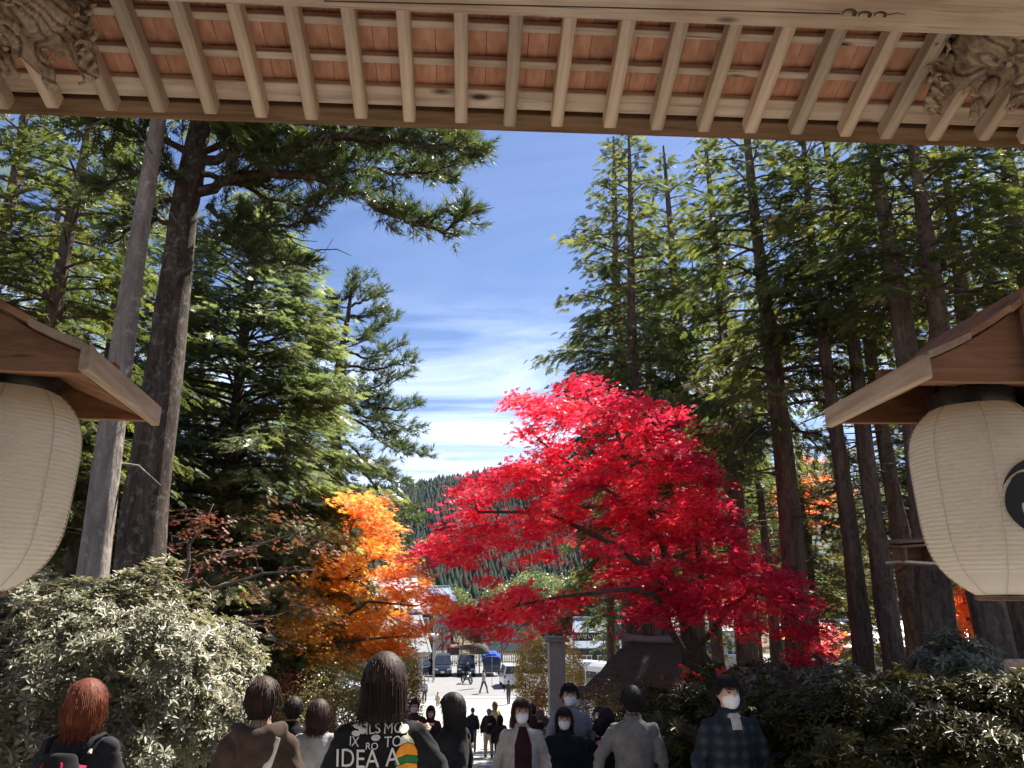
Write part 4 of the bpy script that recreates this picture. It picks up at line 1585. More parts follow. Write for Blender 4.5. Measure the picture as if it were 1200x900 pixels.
Yo = 18.0
ob = at(336, 830, Yo)
ORA = [[(396, 575), (440, 578), (468, 598), (470, 625), (462, 640), (500, 668), (528, 708), (515, 715), (490, 700), (500, 740), (516, 748), (470, 765), (400, 775), (345, 768), (335, 740), (340, 700), (368, 655), (400, 640), (420, 620), (400, 600)]]
OH = [[(470, 700), (505, 705), (505, 728), (470, 722)], [(405, 668), (445, 668), (445, 682), (405, 682)]]


def ora_r(u, v, r):
    return min(1, max(0, (u - 350) / 190 * .62 - (v - 575) / 190 * .34 + .08 + r.uniform(-.1, .1)))


limbs = [([ob, at(338, 790, Yo), at(352, 768, Yo)], .15, .10),
         ([at(338, 790, Yo), at(362, 755, Yo - .3), at(400, 725, Yo - .8), at(430, 705, Yo - 1.2), at(490, 710, Yo - 1.4)], .085, .012),
         ([at(352, 768, Yo), at(375, 700, Yo), at(400, 650, Yo + .3), at(420, 600, Yo + .4)], .07, .012),
         ([at(362, 755, Yo - .3), at(420, 750, Yo - 1.2), at(480, 745, Yo - 1.5)], .05, .01),
         ([at(375, 700, Yo), at(430, 660, Yo), at(470, 645, Yo - .3)], .05, .01)]
broad_tree('orange_maple', 'maple turning from yellow to orange-red left of the stairway', ob, limbs, ORA, Yo, 2.0, 135, .38, 28, .165, M['orange'], M['bark_maple'], 6, rnd_fn=ora_r, holes=OH)

Yr = 13.5
rb = at(195, 800, Yr)
RUS = [[(215, 590), (280, 575), (345, 590), (400, 620), (395, 660), (340, 670), (260, 670), (200, 680), (195, 640)], [(220, 690), (330, 680), (370, 700), (360, 760), (300, 750), (230, 730)]]
limbs = [([rb, at(200, 750, Yr), at(212, 700, Yr)], .09, .06),
         ([at(212, 700, Yr), at(240, 662, Yr - .2), at(300, 640, Yr - .6), at(360, 620, Yr - .9)], .05, .01),
         ([at(205, 735, Yr), at(250, 690, Yr - .4), at(310, 672, Yr - .8), at(370, 668, Yr - 1)], .04, .01),
         ([at(212, 700, Yr), at(225, 640, Yr), at(250, 590, Yr)], .04, .01),
         ([at(200, 750, Yr), at(260, 735, Yr - .5), at(330, 720, Yr - .8)], .03, .008)]
broad_tree('sparse_maple', 'thin-leaved russet maple with bare grey limbs in front of the broad fir', rb, limbs, RUS, Yr, 1.1, 44, .42, 7, .10, M['rust'], M['bark_bare'], 7)

# small far maples seen through the right-hand trunks
for (u, v, w_, h_, Y, s_, lab) in ((950, 575, 34, 50, 33, 8, 'orange maple glimpsed through the trunks right of the red maple'),
                                   (1120, 720, 24, 34, 26, 9, 'orange-red maple low between the thick cedars left of the lantern'),
                                   (960, 745, 30, 22, 40, 11, 'low reddish maple beside the car park on the right')):
    poly = [[(u - w_, v - h_ * .3), (u, v - h_), (u + w_, v - h_ * .2), (u + w_ * .8, v + h_ * .7), (u - w_ * .7, v + h_ * .8)]]
    gb = gpos(u, Y)
    limbs = [([gb, at(u, v + h_ * 1.2, Y), at(u - 3, v, Y)], .1, .03)]
    broad_tree('small_maple', lab, gb, limbs, poly, Y, 1.4, 26, .6, 26, .22, M['orange'], M['bark_maple'], s_, rnd_fn=lambda u, v, r: .5)


# ================================================================ shrubs
def shrub(name, label, c, rx, ry, rz_, n_, size, mat_, seed, group=None, tmpl=WHORL, bumps=.35, cat='shrub', lo_=-.2, nstem=14):
    g = np.random.default_rng(seed); r = random.Random(seed)
    t_ = empty(name, (c[0], c[1], gz(c[0], c[1])), label, cat, group)
    d = unit(n_ * 2, g)
    d = d[d[:, 2] > lo_][:n_]
    rad = np.array([1 + bumps * noise.noise(Vector(x) * 2.3 + Vector((seed, 0, 0))) + bumps * .5 * noise.noise(Vector(x) * 6 + Vector((seed, 3, 0))) for x in d])
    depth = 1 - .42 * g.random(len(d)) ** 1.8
    pos = d * (rad * depth)[:, None] * np.array([rx, ry, rz_]) + np.array([0, 0, c[2] - t_.location.z])
    up = d * .8 + np.array([.15, -.15, .75]) + g.normal(size=d.shape) * .3
    Fw = unit(len(pos), g)
    Fw = Fw - up * (np.sum(Fw * up, 1) / np.sum(up * up, 1))[:, None]
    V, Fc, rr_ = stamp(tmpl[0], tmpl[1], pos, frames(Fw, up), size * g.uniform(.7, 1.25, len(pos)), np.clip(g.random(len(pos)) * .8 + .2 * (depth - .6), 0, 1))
    link_mesh('foliage', np_mesh('foliage', V, Fc, rr_), mat_, t_)
    mb = MB()
    for i in range(nstem):
        p = pos[r.randrange(len(pos))]
        b_ = Vector((r.uniform(-.25, .25), r.uniform(-.25, .25), 0))
        e = Vector(tuple(p)) * .92
        polytube(mb, [b_, b_.lerp(e, .5) + Vector((r.gauss(0, .08), r.gauss(0, .08), .05)), e], .022, .006, 5)
    link_mesh('stem', mb.mesh('stem'), M['bark_bare'], t_)
    return t_


def sh(u, v, Y, wpx, hpx, depth, lab, n_, size, mat_, seed, **kw):
    """shrub whose crown centre is seen at (u, v); wpx, hpx half sizes"""
    c = at(u, v, Y)
    k_ = Y * 1.04 / 900
    return shrub(kw.pop('name', 'rhododendron_bush'), lab, c, wpx * k_, depth, hpx * k_, n_, size, mat_, seed, **kw)


GL = 'pale rhododendrons left of the stairs'
sh(70, 848, 5.9, 165, 136, 1.0, 'large glinting rhododendron in the left corner in front of the trunks', 9500, .072, M['rhodo'], 1, group=GL)
sh(185, 850, 6.6, 98, 106, 1.0, 'sunlit rhododendron behind the brown-jacketed person', 6500, .068, M['rhodo'], 2, group=GL)
sh(20, 762, 6.6, 110, 66, .9, 'higher rhododendron under the left lantern', 4000, .072, M['rhodo'], 3, group=GL, bumps=.5)
sh(150, 785, 7.4, 72, 45, .8, 'loose top of rhododendron in front of the two big trunks', 1700, .085, M['rhodo'], 4, group=GL, bumps=.6)
GR = 'dark rhododendrons right of the stairs'
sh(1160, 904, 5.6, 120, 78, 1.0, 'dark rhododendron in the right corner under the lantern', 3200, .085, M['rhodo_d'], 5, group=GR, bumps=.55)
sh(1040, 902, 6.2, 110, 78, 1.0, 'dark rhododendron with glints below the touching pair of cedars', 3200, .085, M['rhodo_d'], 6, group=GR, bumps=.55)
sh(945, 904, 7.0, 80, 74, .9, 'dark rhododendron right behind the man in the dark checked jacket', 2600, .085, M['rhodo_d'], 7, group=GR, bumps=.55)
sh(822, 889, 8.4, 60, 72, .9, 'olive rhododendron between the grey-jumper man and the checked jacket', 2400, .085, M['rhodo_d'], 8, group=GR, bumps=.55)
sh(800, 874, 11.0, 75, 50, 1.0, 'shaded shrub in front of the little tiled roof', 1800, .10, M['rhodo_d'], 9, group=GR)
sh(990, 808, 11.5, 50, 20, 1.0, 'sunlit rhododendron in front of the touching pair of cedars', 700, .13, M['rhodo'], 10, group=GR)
sh(1118, 788, 9.8, 34, 40, .7, 'bright rhododendron between the two thickest cedars', 420, .13, M['rhodo'], 11, group=GR, bumps=.5)
sh(900, 805, 13.0, 50, 25, .9, 'sunlit shrub behind the man in the dark checked jacket', 500, .14, M['rhodo'], 12, group=GR)
GS = 'autumn shrubs along the stairs'
sh(395, 868, 13.0, 62, 66, 1.2, 'yellow-green autumn shrub beyond the two small walkers', 1900, .14, M['olive'], 21, lo_=-.95, nstem=5, name='autumn_shrub', tmpl=LEAVES, group=GS)
sh(345, 838, 16.0, 40, 42, 1.2, 'russet shrub at the foot of the orange maple', 500, .2, M['rust'], 22, lo_=-.95, nstem=5, name='autumn_shrub', tmpl=LEAVES, group=GS)
sh(476, 815, 24.0, 17, 44, .7, 'golden shrub just right of the long-haired woman', 950, .2, M['yellow'], 23, lo_=-.95, nstem=5, name='autumn_shrub', tmpl=LEAVES, group=GS)
sh(715, 850, 14.0, 36, 40, 1.0, 'pale yellow-green shrub below the tiled roof eave', 600, .15, M['olive'], 24, lo_=-.95, nstem=5, name='autumn_shrub', tmpl=LEAVES, group=GS)
sh(624, 790, 38.0, 19, 42, .8, 'golden feathery shrub left of the stone pillar', 1700, .25, M['yellow'], 25, lo_=-.95, nstem=5, name='autumn_shrub', tmpl=LEAVES, group=GS)
sh(672, 790, 40.0, 12, 32, .8, 'golden shrub right of the stone pillar', 700, .25, M['yellow'], 26, lo_=-.95, nstem=5, name='autumn_shrub', tmpl=LEAVES, group=GS)
sh(632, 830, 30.0, 16, 22, .7, 'brown shrub at the foot of the golden one', 300, .2, M['rust'], 27, lo_=-.95, nstem=5, name='autumn_shrub', tmpl=LEAVES, group=GS)
sh(445, 840, 17.0, 40, 30, .9, 'low olive shrub hidden behind the long-haired woman', 500, .18, M['olive'], 28, lo_=-.95, nstem=5, name='autumn_shrub', tmpl=LEAVES, group=GS)


# ================================================================ bare trees beyond the car park
def gen_bare(H, seed, depth_=5):
    mb = MB(); r = random.Random(seed)

    def go(p, d, L_, rad, k):
        q = p + d * L_
        m_ = p.lerp(q, .5) + Vector((r.gauss(0, .05), r.gauss(0, .05), r.gauss(0, .03))) * L_
        polytube(mb, [p, m_, q], rad, rad * .6, 5 if k > 2 else 3)
        if k == 0: return
        for j in range(3 if k > 1 else 4):
            nd = (d + Vector((r.gauss(0, .55), r.gauss(0, .55), r.gauss(.05, .3)))).normalized()
            go(q if j else m_, nd, L_ * r.uniform(.6, .85), rad * .6, k - 1)
    go(Vector((0, 0, 0)), Vector((0, 0, 1)), H * .27, H * .02, depth_)
    return mb.mesh('branches')


bm1 = gen_bare(7, 1); bm1.materials.append(M['bark_bare'])
bm2 = gen_bare(7.5, 2); bm2.materials.append(M['bark_bare'])
for i, (u, Y, s_) in enumerate(((497, 96, 1.1), (520, 100, 1.25), (543, 97, 1.1), (566, 102, 1.3), (588, 96, 1.1), (612, 101, 1.2), (640, 98, 1.1))):
    p = at(u, 740, Y)
    t_ = empty('bare_tree', (p.x, Y, PLAZA - .1), 'leafless grey tree ' + ('above the shelter, leftmost of its row', 'behind the left dark minivan', 'behind the notice board', 'behind the brown parasol', 'behind the blue truck', 'behind the white van', 'behind the golden shrub, rightmost of its row')[i], 'tree', 'leafless trees behind the car park')
    o = link_mesh('branches', bm1 if i % 2 else bm2, None, t_)
    o.rotation_euler.z = i * 1.3; o.scale = (s_, s_, s_)
lme_v, lme_f, lr_ = stamp(LEAVES[0], LEAVES[1], unit(2400) * (RNG.random((2400, 1)) ** .4) * np.array([2.6, 2.6, 2.9]) + np.array([0, 0, 3.6]), frames(unit(2400), unit(2400)), RNG.uniform(.4, .8, 2400), RNG.random(2400))
round_me = np_mesh('crown', lme_v, lme_f, lr_); round_me.materials.append(M['fir'])
tk = MB(); tk.tube([(0, 0, 0), (0.05, 0, 1.5), (0, 0, 3.2)], [.2, .16, .1], 8); tkm = tk.mesh('trunk'); tkm.materials.append(M['bark_dark'])
for i, (u, Y, s_, lab_) in enumerate([(455, 108, 2.0, 'rounded green tree right of the lone pine at the foot of the hill'), (482, 122, 1.7, 'rounded green tree behind the narrow dark timber house'), (530, 118, 1.3, 'rounded green tree far behind the notice board'), (560, 104, 1.0, 'small rounded green tree behind the brown parasol'), (590, 112, 1.5, 'rounded green tree far behind the white van'), (625, 100, 1.6, 'rounded green tree far behind the golden shrub'), (655, 110, 1.9, 'large rounded green tree far behind the stone pillar'), (690, 102, 1.8, 'rounded green tree behind the lettered signboard'), (740, 98, 1.9, 'rounded green tree behind the pavilion'), (390, 112, 2.1, 'rounded green tree behind the taller bright-roofed house'), (300, 108, 2.0, 'rounded green tree beyond the car park left of the orange maple'), (870, 100, 1.9, 'rounded green tree far behind the right end of the red maple'), (960, 104, 2.0, 'rounded green tree far behind the pale low building on the right'), (1120, 104, 2.0, 'rounded green tree far behind the thick cedars')]):
    Y += 16
    p = at(u, 740, Y)
    t_ = empty('round_tree', (p.x, Y, PLAZA - .1), lab_, 'tree', 'round trees at the foot of the hill')
    for me_, nm in ((round_me, 'crown'), (tkm, 'trunk')):
        o = link_mesh(nm, me_, None, t_); o.scale = (s_ * 1.2, s_, s_ * (.85 + .1 * (i % 3))); o.rotation_euler.z = i

# ================================================================ buildings round the plaza
M['plaster'] = plain('aged plaster', (.50, .47, .42), .85, var=.12, scale=1, bmp=.2)
M['darkwall'] = plain('dark timber wall', (.05, .05, .05), .8, var=.25, scale=2, stretch=(6, 6, .6))
M['rooftile'] = plain('grey roof tiles', (.17, .18, .19), .55, var=.2, scale=3, bmp=.4, bd=.01)
M['rooftin'] = plain('pale tin roof', (.26, .30, .36), .35, var=.15, scale=2, bmp=.2)
M['roofwhite'] = plain('white tin roof', (.66, .67, .68), .4, var=.1, scale=2, bmp=.2)
M['roofblue'] = plain('blue tin roof', (.10, .20, .34), .4, var=.15, scale=2, bmp=.2)
M['thatch'] = plain('old shingle roof', (.055, .055, .042), .9, var=.35, scale=3, bmp=.7, bd=.02, stretch=(1, 1, 3))
M['glass'] = glass('window glass', (.04, .05, .06))
M['white'] = flat('white paint', (.75, .75, .73), .5)
M['metal'] = flat('grey metal', (.30, .31, .32), .4, .6)
M['stone'] = plain('grey stone', (.40, .39, .37), .85, var=.14, scale=3, bmp=.4, bd=.006)
M['black'] = flat('black', (.015, .015, .017), .5)


def house(u, v_ridge, Y, wd, dp, wall_h, roof_h, yaw, mr, mw, label, nwin=4, floors=1, name='house'):
    p = at(u, v_ridge, Y)
    H = wall_h + roof_h
    t_ = empty(name, (p.x, Y, PLAZA), label, 'building', None, yaw)
    wh = wall_h
    mb = MB(); mb.box((0, 0, wh / 2), (wd, dp, wh))
    for s_ in (-1, 1):
        mb.add([(s_ * wd / 2, -dp / 2, wh), (s_ * wd / 2, dp / 2, wh), (s_ * wd / 2, 0, wh + roof_h * .92)], [(0, 1, 2)])
    link_mesh('wall', mb.mesh('wall'), mw, t_)
    for s_ in (-1, 1):
        mb = MB()
        e = .7
        sl_ = roof_h / (dp / 2)
        mb.bar((0, 0, wh + roof_h + .05), (0, s_ * (dp / 2 + e), wh - e * sl_ + .05), wd + 1.2, .1)
        n_ = int(wd / .9)
        for i in range(n_ + 1):
            x = -wd / 2 - .4 + (wd + .8) * i / n_
            mb.bar((x, 0, wh + roof_h + .12), (x, s_ * (dp / 2 + e), wh - e * sl_ + .12), .07, .06)
        link_mesh('roof', mb.mesh('roof'), mr, t_)
    mb = MB(); mb.box((0, 0, wh + roof_h + .16), (wd + 1.3, .34, .2), bev=.05)
    link_mesh('ridge', mb.mesh('ridge'), mr, t_)
    for fl in range(floors):
        z = wh / floors * (fl + .55)
        for i in range(nwin):
            x = -wd / 2 + wd * (i + .5) / nwin
            ww, hh = min(1.6, wd / nwin * .6), min(1.3, wh / floors * .45)
            w_ = empty('window', (x, -dp / 2 - .02, z)); w_.parent = t_
            mb = MB(); mb.box((0, 0, 0), (ww, .03, hh)); link_mesh('pane', mb.mesh('pane'), M['glass'], w_)
            mb = MB()
            for a, b_, c_, d_ in ((0, hh / 2, ww + .14, .08), (0, -hh / 2, ww + .14, .08)):
                mb.box((a, -.03, b_), (c_, .09, d_))
            for a in (-ww / 2, 0, ww / 2):
                mb.box((a, -.03, 0), (.06, .07, hh - .08))
            link_mesh('frame', mb.mesh('frame'), M['white'], w_)
    return t_


house(425, 705, 72, 9.5, 9, 3.2, 2.6, R(14), M['rooftile'], M['plaster'], 'low plaster house with a wide grey roof behind the orange maple', 4)
house(424, 665, 88, 11, 10, 6.4, 3.0, R(8), M['roofwhite'], M['plaster'], 'taller house with a bright tin roof above the grey-roofed one', 4, 2)
house(484, 700, 96, 5.2, 8, 5.6, 1.2, R(0), M['rooftile'], M['darkwall'], 'narrow dark timber house beside the orange leaf tips', 2, 2)
house(507, 682, 118, 4, 6, 7.0, 1.6, R(20), M['roofblue'], M['plaster'], 'small house with a blue roof in front of the dark hill', 2, 2)
house(706, 702, 70, 4.0, 6, 3.6, 1.8, R(-12), M['rooftin'], M['darkwall'], 'tin-roofed house seen through the gap low in the red maple', 3)
house(600, 740, 116, 7, 6, 3.4, 1.2, R(4), M['rooftile'], M['plaster'], 'low grey-roofed house behind the leafless trees', 4)
house(790, 715, 84, 12, 8, 4.4, 2.4, R(-6), M['rooftile'], M['plaster'], 'long shop building behind the foot of the red maple', 6)
house(985, 735, 76, 11, 7, 3.2, 1.8, R(-14), M['rooftin'], M['plaster'], 'low building with a pale roof seen through the cedars on the right', 5)
house(1110, 700, 60, 8, 7, 4.0, 1.6, R(-20), M['rooftin'], M['plaster'], 'pale building between the thick cedars on the right', 4)
house(300, 735, 92, 12, 8, 3.4, 1.6, R(8), M['rooftin'], M['plaster'], 'low building beyond the cars on the left', 5)

# shelter with white canopy
p = at(490, 744, 74)
t_ = empty('bus_shelter', (p.x, 74, PLAZA), 'white flat-roofed shelter on thin poles at the left of the parked cars', 'shelter')
zc = p.z - PLAZA
mb = MB(); mb.box((0, 0, zc), (3.6, 2.2, .16), bev=.04)
for i in range(7): mb.box((-1.6 + i * .53, -1.12, zc - .06), (.3, .04, .2))
link_mesh('canopy', mb.mesh('canopy'), M['roofwhite'], t_)
for sx in (-1.5, 1.5):
    for sy in (-.9, .9):
        mb = MB(); mb.tube([(sx, sy, 0), (sx, sy, zc)], .06, 8); link_mesh('pole', mb.mesh('pole'), M['metal'], t_)
mb = MB(); mb.box((0, .5, .45), (2.6, .4, .06)); mb.box((-1, .5, .22), (.08, .36, .44)); mb.box((1, .5, .22), (.08, .36, .44))
link_mesh('bench', mb.mesh('bench'), M['metal'], t_)
# lamp post
p = at(508, 688, 80)
t_ = empty('lamp_post', (p.x, 80, PLAZA), 'slim dark lamp post with a single white head behind the shelter', 'lamp post')
zl = p.z - PLAZA
mb = MB(); mb.tube([(0, 0, 0), (0, 0, zl * .5), (0, 0, zl - .3), (-.25, 0, zl), (-.7, 0, zl + .05)], [.09, .07, .05, .045, .04], 8)
link_mesh('pole', mb.mesh('pole', smooth=True), M['black'], t_)
mb = MB(); mb.ell((-.85, 0, zl + .02), (.42, .16, .08)); link_mesh('lamp_head', mb.mesh('lamp_head', smooth=True), M['white'], t_)
# fence behind the cars
p0, p1 = at(470, 745, 90), at(640, 745, 90)
t_ = empty('picket_fence', (p0.x, 90, PLAZA), 'pale picket fence running behind the parked cars', 'fence')
pk = MB(); pk.box((0, 0, .8), (.09, .04, 1.6)); pkm = pk.mesh('picket'); pkm.materials.append(plain('pale fence wood', (.42, .38, .24), .8))
n_ = int((p1.x - p0.x) / .24)
for i in range(n_):
    o = link_mesh('picket', pkm, None, t_); o.location = (i * .24, 0, 0)
mb = MB()
for z in (.4, 1.25): mb.box((n_ * .12, .05, z), (n_ * .24, .04, .1))
link_mesh('rail', mb.mesh('rail'), pkm.materials[0], t_)
# notice board between two cars
p = at(531, 763, 84)
t_ = empty('notice_board', (p.x, 84, PLAZA), 'dark notice board on two legs between the dark minivans', 'board')
zc = p.z - PLAZA
mb = MB(); mb.box((0, 0, zc), (1.25, .08, .75), bev=.01); link_mesh('panel', mb.mesh('panel'), M['darkwall'], t_)
for sx in (-.55, .55):
    mb = MB(); mb.box((sx, .06, zc / 2), (.08, .08, zc)); link_mesh('leg', mb.mesh('leg'), M['metal'], t_)
# round brown dome
p = at(562, 762, 79)
t_ = empty('thatched_parasol', (p.x, 79, PLAZA), 'brown domed parasol shading the spot beside the blue truck', 'parasol')
zc = p.z - PLAZA
mb = MB(); mb.lathe([(.02, 1.0), (.45, .9), (.8, .6), (.95, .15), (.93, .0), (.02, .35)], 16, (0, 0, zc - .3)); link_mesh('canopy', mb.mesh('canopy', smooth=True), M['thatch'], t_)
mb = MB(); mb.tube([(0, 0, 0), (0, 0, zc)], .05, 8); link_mesh('pole', mb.mesh('pole'), M['metal'], t_)

# ---- banners
for u, v0, v1, Y, col, lab in ((577, 727, 770, 70, (.02, .32, .20), 'green upright banner at the edge of the red maple'), (628, 812, 836, 40, (.55, .02, .03), 'red upright banner under the golden shrub')):
    a, b_ = at(u, v0, Y), at(u, v1, Y)
    t_ = empty('banner', (a.x, Y, PLAZA if Y > 43 else stair(Y)), lab, 'banner')
    z0, z1 = max(.3, b_.z - t_.location.z), a.z - t_.location.z
    mb = MB(); mb.tube([(0, 0, 0), (0, 0, z1 + .05)], .02, 6); mb.tube([(0, 0, z1), (.5, 0, z1)], .012, 5); link_mesh('pole', mb.mesh('pole'), M['metal'], t_)
    rings = []
    for i in range(9):
        z = z1 - (z1 - z0) * min(1, i / 8) * .7
        rings.append([(.02, .01 * math.sin(i), z), (.25, .04 * math.sin(i * .9 + 1), z), (.48, .05 * math.sin(i * .8), z), (.48, .05 * math.sin(i * .8) + .01, z), (.25, .04 * math.sin(i * .9 + 1) + .01, z), (.02, .01 * math.sin(i) + .01, z)])
    mb = MB(); mb.loft(rings); link_mesh('cloth', mb.mesh('cloth', smooth=True), cloth('banner cloth ' + lab[:5], col), t_)

# ---- stone pillar beside the stairs
Y = 27.0
p = at(652, 752, Y)
t_ = empty('stone_pillar', (p.x, Y, stair(Y) - .02), 'tall square stone pillar with a flat bright cap beside the stairs', 'pillar')
zc = p.z - t_.location.z
mb = MB(); mb.box((0, 0, zc / 2), (.54, .54, zc), bev=.025); link_mesh('shaft', mb.mesh('shaft'), M['stone'], t_)
mb = MB(); mb.box((0, 0, zc + .05), (.82, .82, .1), bev=.02); mb.box((0, 0, zc + .13), (.6, .6, .07), bev=.02); link_mesh('cap', mb.mesh('cap'), M['granite'], t_)
mb = MB(); mb.box((0, 0, .15), (.9, .9, .3), bev=.03); link_mesh('base', mb.mesh('base'), M['stone'], t_)

# ---- sign with brush lettering


def text_mesh(s, size, ext=0.0):
    c = bpy.data.curves.new('t', 'FONT'); c.body = s; c.size = size; c.extrude = ext; c.align_x = 'CENTER'; c.align_y = 'CENTER'; c.resolution_u = 3
    o = bpy.data.objects.new('t', c); COL.objects.link(o)
    dg = bpy.context.evaluated_depsgraph_get()
    me = bpy.data.meshes.new_from_object(o.evaluated_get(dg))
    bpy.data.objects.remove(o)
    me.materials.clear()
    return me


Y = 60
p = at(692, 746, Y)
t_ = empty('shop_sign', (p.x, Y, PLAZA), 'dark signboard with white brush lettering above the buses', 'sign')
zc = p.z - PLAZA
mb = MB(); mb.box((0, 0, zc), (2.75, .12, .62), bev=.02); link_mesh('board', mb.mesh('board'), M['black'], t_)
for sx in (-1.25, 1.25):
    mb = MB(); mb.box((sx, .12, zc / 2 - .05), (.1, .1, zc)); link_mesh('leg', mb.mesh('leg'), M['metal'], t_)
tm = text_mesh('せいせいいろり', .42)
tm.transform(Matrix.Translation((0, -.066, zc)) @ Matrix.Rotation(PI / 2, 4, 'X'))
link_mesh('lettering', tm, M['white'], t_)
p = at(714, 737, 66)
t_ = empty('white_sign', (p.x, 66, PLAZA), 'small white signboard beneath the tin-roofed house', 'sign')
zc = p.z - PLAZA
mb = MB(); mb.box((0, 0, zc), (1.7, .1, .3), bev=.02); link_mesh('board', mb.mesh('board'), M['white'], t_)
mb = MB(); mb.box((.5, .1, zc / 2), (.1, .1, zc)); mb.box((-.5, .1, zc / 2), (.1, .1, zc)); link_mesh('leg', mb.mesh('leg'), M['metal'], t_)

# ---- little tiled pavilion by the stairs
Y = 20.0
p = at(766, 753, Y)
pz = -3.35
t_ = empty('pavilion', (p.x, Y, pz), 'little open pavilion with a sweeping dark tiled roof right of the stone pillar', 'pavilion', None, R(-35))
zr = p.z - pz
rl = .62
fr = [(0, 0), (.28, -.14), (.6, -.38), (1.0, -.70), (1.45, -.95), (1.95, -1.10)]
for s_ in (-1, 1):
    for j in range(5):
        (a0, z0), (a1, z1) = fr[j], fr[j + 1]
        n_ = 9
        hw = rl + .16 * j
        if j == 4: hw += .1
        mb = MB()
        mb.loft([[(-hw, s_ * a0, zr + z0), (-hw, s_ * a0, zr + z0 - .09), (hw, s_ * a0, zr + z0 - .09), (hw, s_ * a0, zr + z0)],
                 [(-hw - .1, s_ * a1, zr + z1 + (.10 if j > 2 else 0)), (-hw - .1, s_ * a1, zr + z1 - .09 + (.10 if j > 2 else 0)), (hw + .1, s_ * a1, zr + z1 - .09 + (.10 if j > 2 else 0)), (hw + .1, s_ * a1, zr + z1 + (.10 if j > 2 else 0))]] if False else
                [[(-hw, s_ * a0, zr + z0), (-hw, s_ * a0, zr + z0 - .09), (hw, s_ * a0, zr + z0 - .09), (hw, s_ * a0, zr + z0)],
                 [(-hw - .12, s_ * a1, zr + z1), (-hw - .12, s_ * a1, zr + z1 - .09), (hw + .12, s_ * a1, zr + z1 - .09), (hw + .12, s_ * a1, zr + z1)]])
        o = link_mesh('roof_course', mb.mesh('roof_course'), M['thatch'], t_)
        bm = bmesh.new(); bm.from_mesh(o.data); bmesh.ops.recalc_face_normals(bm, faces=bm.faces); bm.to_mesh(o.data); bm.free()
mb = MB(); mb.tube([(-rl - .3, 0, zr + .16), (-rl, 0, zr + .08), (0, 0, zr + .05), (rl, 0, zr + .08), (rl + .3, 0, zr + .16)], [.09, .1, .1, .1, .09], 8)
mb.ell((-rl - .32, 0, zr + .2), (.09, .14, .16)); mb.ell((rl + .32, 0, zr + .2), (.09, .14, .16))
link_mesh('ridge', mb.mesh('ridge', smooth=True), M['rooftile'], t_)
for s_ in (-1, 1):
    mb = MB(); x = s_ * (rl - .02)
    mb.add([(x, -.85, zr - .66), (x, .85, zr - .66), (x, 0, zr - .08)], [(0, 1, 2)]); mb.box((x, 0, zr - .72), (.08, 2.2, .12))
    link_mesh('gable', mb.mesh('gable'), M['oldwood'], t_)
for sx in (-.95, .95):
    for sy in (-1.15, 1.15):
        mb = MB(); mb.box((sx, sy, (zr - .8) / 2), (.13, .13, zr - .8)); link_mesh('post', mb.mesh('post'), M['oldwood'], t_)
for sy in (-1.15, 1.15):
    mb = MB(); mb.box((0, sy, zr - .86), (2.3, .1, .14)); link_mesh('beam', mb.mesh('beam'), M['oldwood'], t_)
mb = MB(); mb.box((0, 0, .3), (1.3, .8, .6), bev=.05); link_mesh('stone_basin', mb.mesh('basin'), M['stone'], t_)

# ---- shelf box on the thick cedar, and the plank at the right edge
p = at(1070, 648, 10.6)
t_ = empty('roofed_shelf', (p.x, p.y, p.z), 'small weathered roofed shelf fixed to the thick dark cedar', 'shelf')
for i, (dz, wd_) in enumerate(((.17, .62), (.11, .56), (-.14, .60))):
    mb = MB(); mb.box((0, 0, dz), (wd_, .42, .035), Euler((R(6 if i < 2 else 0), R(-4 if i < 2 else 3), 0)).to_matrix(), .006)
    link_mesh('plank', mb.mesh('plank'), M['oldwood'] if i < 2 else M['rafter'], t_)
mb = MB(); mb.box((0, .12, 0), (.4, .03, .26)); link_mesh('back', mb.mesh('back'), M['oldwood'], t_)
for sx in (-.2, .2):
    mb = MB(); mb.box((sx, -.02, -.02), (.03, .3, .24)); link_mesh('side', mb.mesh('side'), M['oldwood'], t_)
mb = MB(); mb.bar((0, .1, -.1), (.28, .95, -.2), .07, .07); link_mesh('bracket', mb.mesh('bracket'), M['oldwood'], t_)
p = at(1190, 781, 7.2)
t_ = empty('plank_sign', (p.x, p.y, gz(p.x, p.y)), 'blank pale plank on a post at the right edge below the lantern', 'sign')
zc = p.z - t_.location.z
mb = MB(); mb.box((.06, 0, zc), (.34, .05, .13), bev=.02); link_mesh('plank', mb.mesh('plank'), M['palewood'], t_)
mb = MB(); mb.box((.06, .05, zc / 2), (.06, .05, zc)); link_mesh('post', mb.mesh('post'), M['oldwood'], t_)


# ================================================================ vehicles
def paint(name, col):
    m = flat(name, col, .28, .15)
    m.node_tree.nodes['Principled BSDF'].inputs['Coat Weight'].default_value = .6
    return m


PT = {'navy': paint('navy car paint', (.02, .03, .06)), 'black': paint('black car paint', (.012, .012, .015)), 'white': paint('white car paint', (.72, .72, .71)),
      'silver': paint('silver car paint', (.38, .39, .40)), 'blue': paint('blue car paint', (.02, .08, .32)), 'grey': paint('grey car paint', (.12, .13, .14))}
M['tyre'] = flat('tyre rubber', (.02, .02, .02), .85)
M['lamp'] = flat('headlamp glass', (.6, .62, .65), .15)
M['redlamp'] = flat('tail lamp', (.45, .01, .01), .2)
M['blueteal'] = cloth('blue tarpaulin', (.03, .08, .50))


def rring(y, w_, z0, z1, r_=.12):
    x = w_ / 2
    return [(-x + r_, y, z0), (x - r_, y, z0), (x, y, z0 + r_), (x, y, z1 - r_), (x - r_ * 1.3, y, z1), (-x + r_ * 1.3, y, z1), (-x, y, z1 - r_), (-x, y, z0 + r_)]


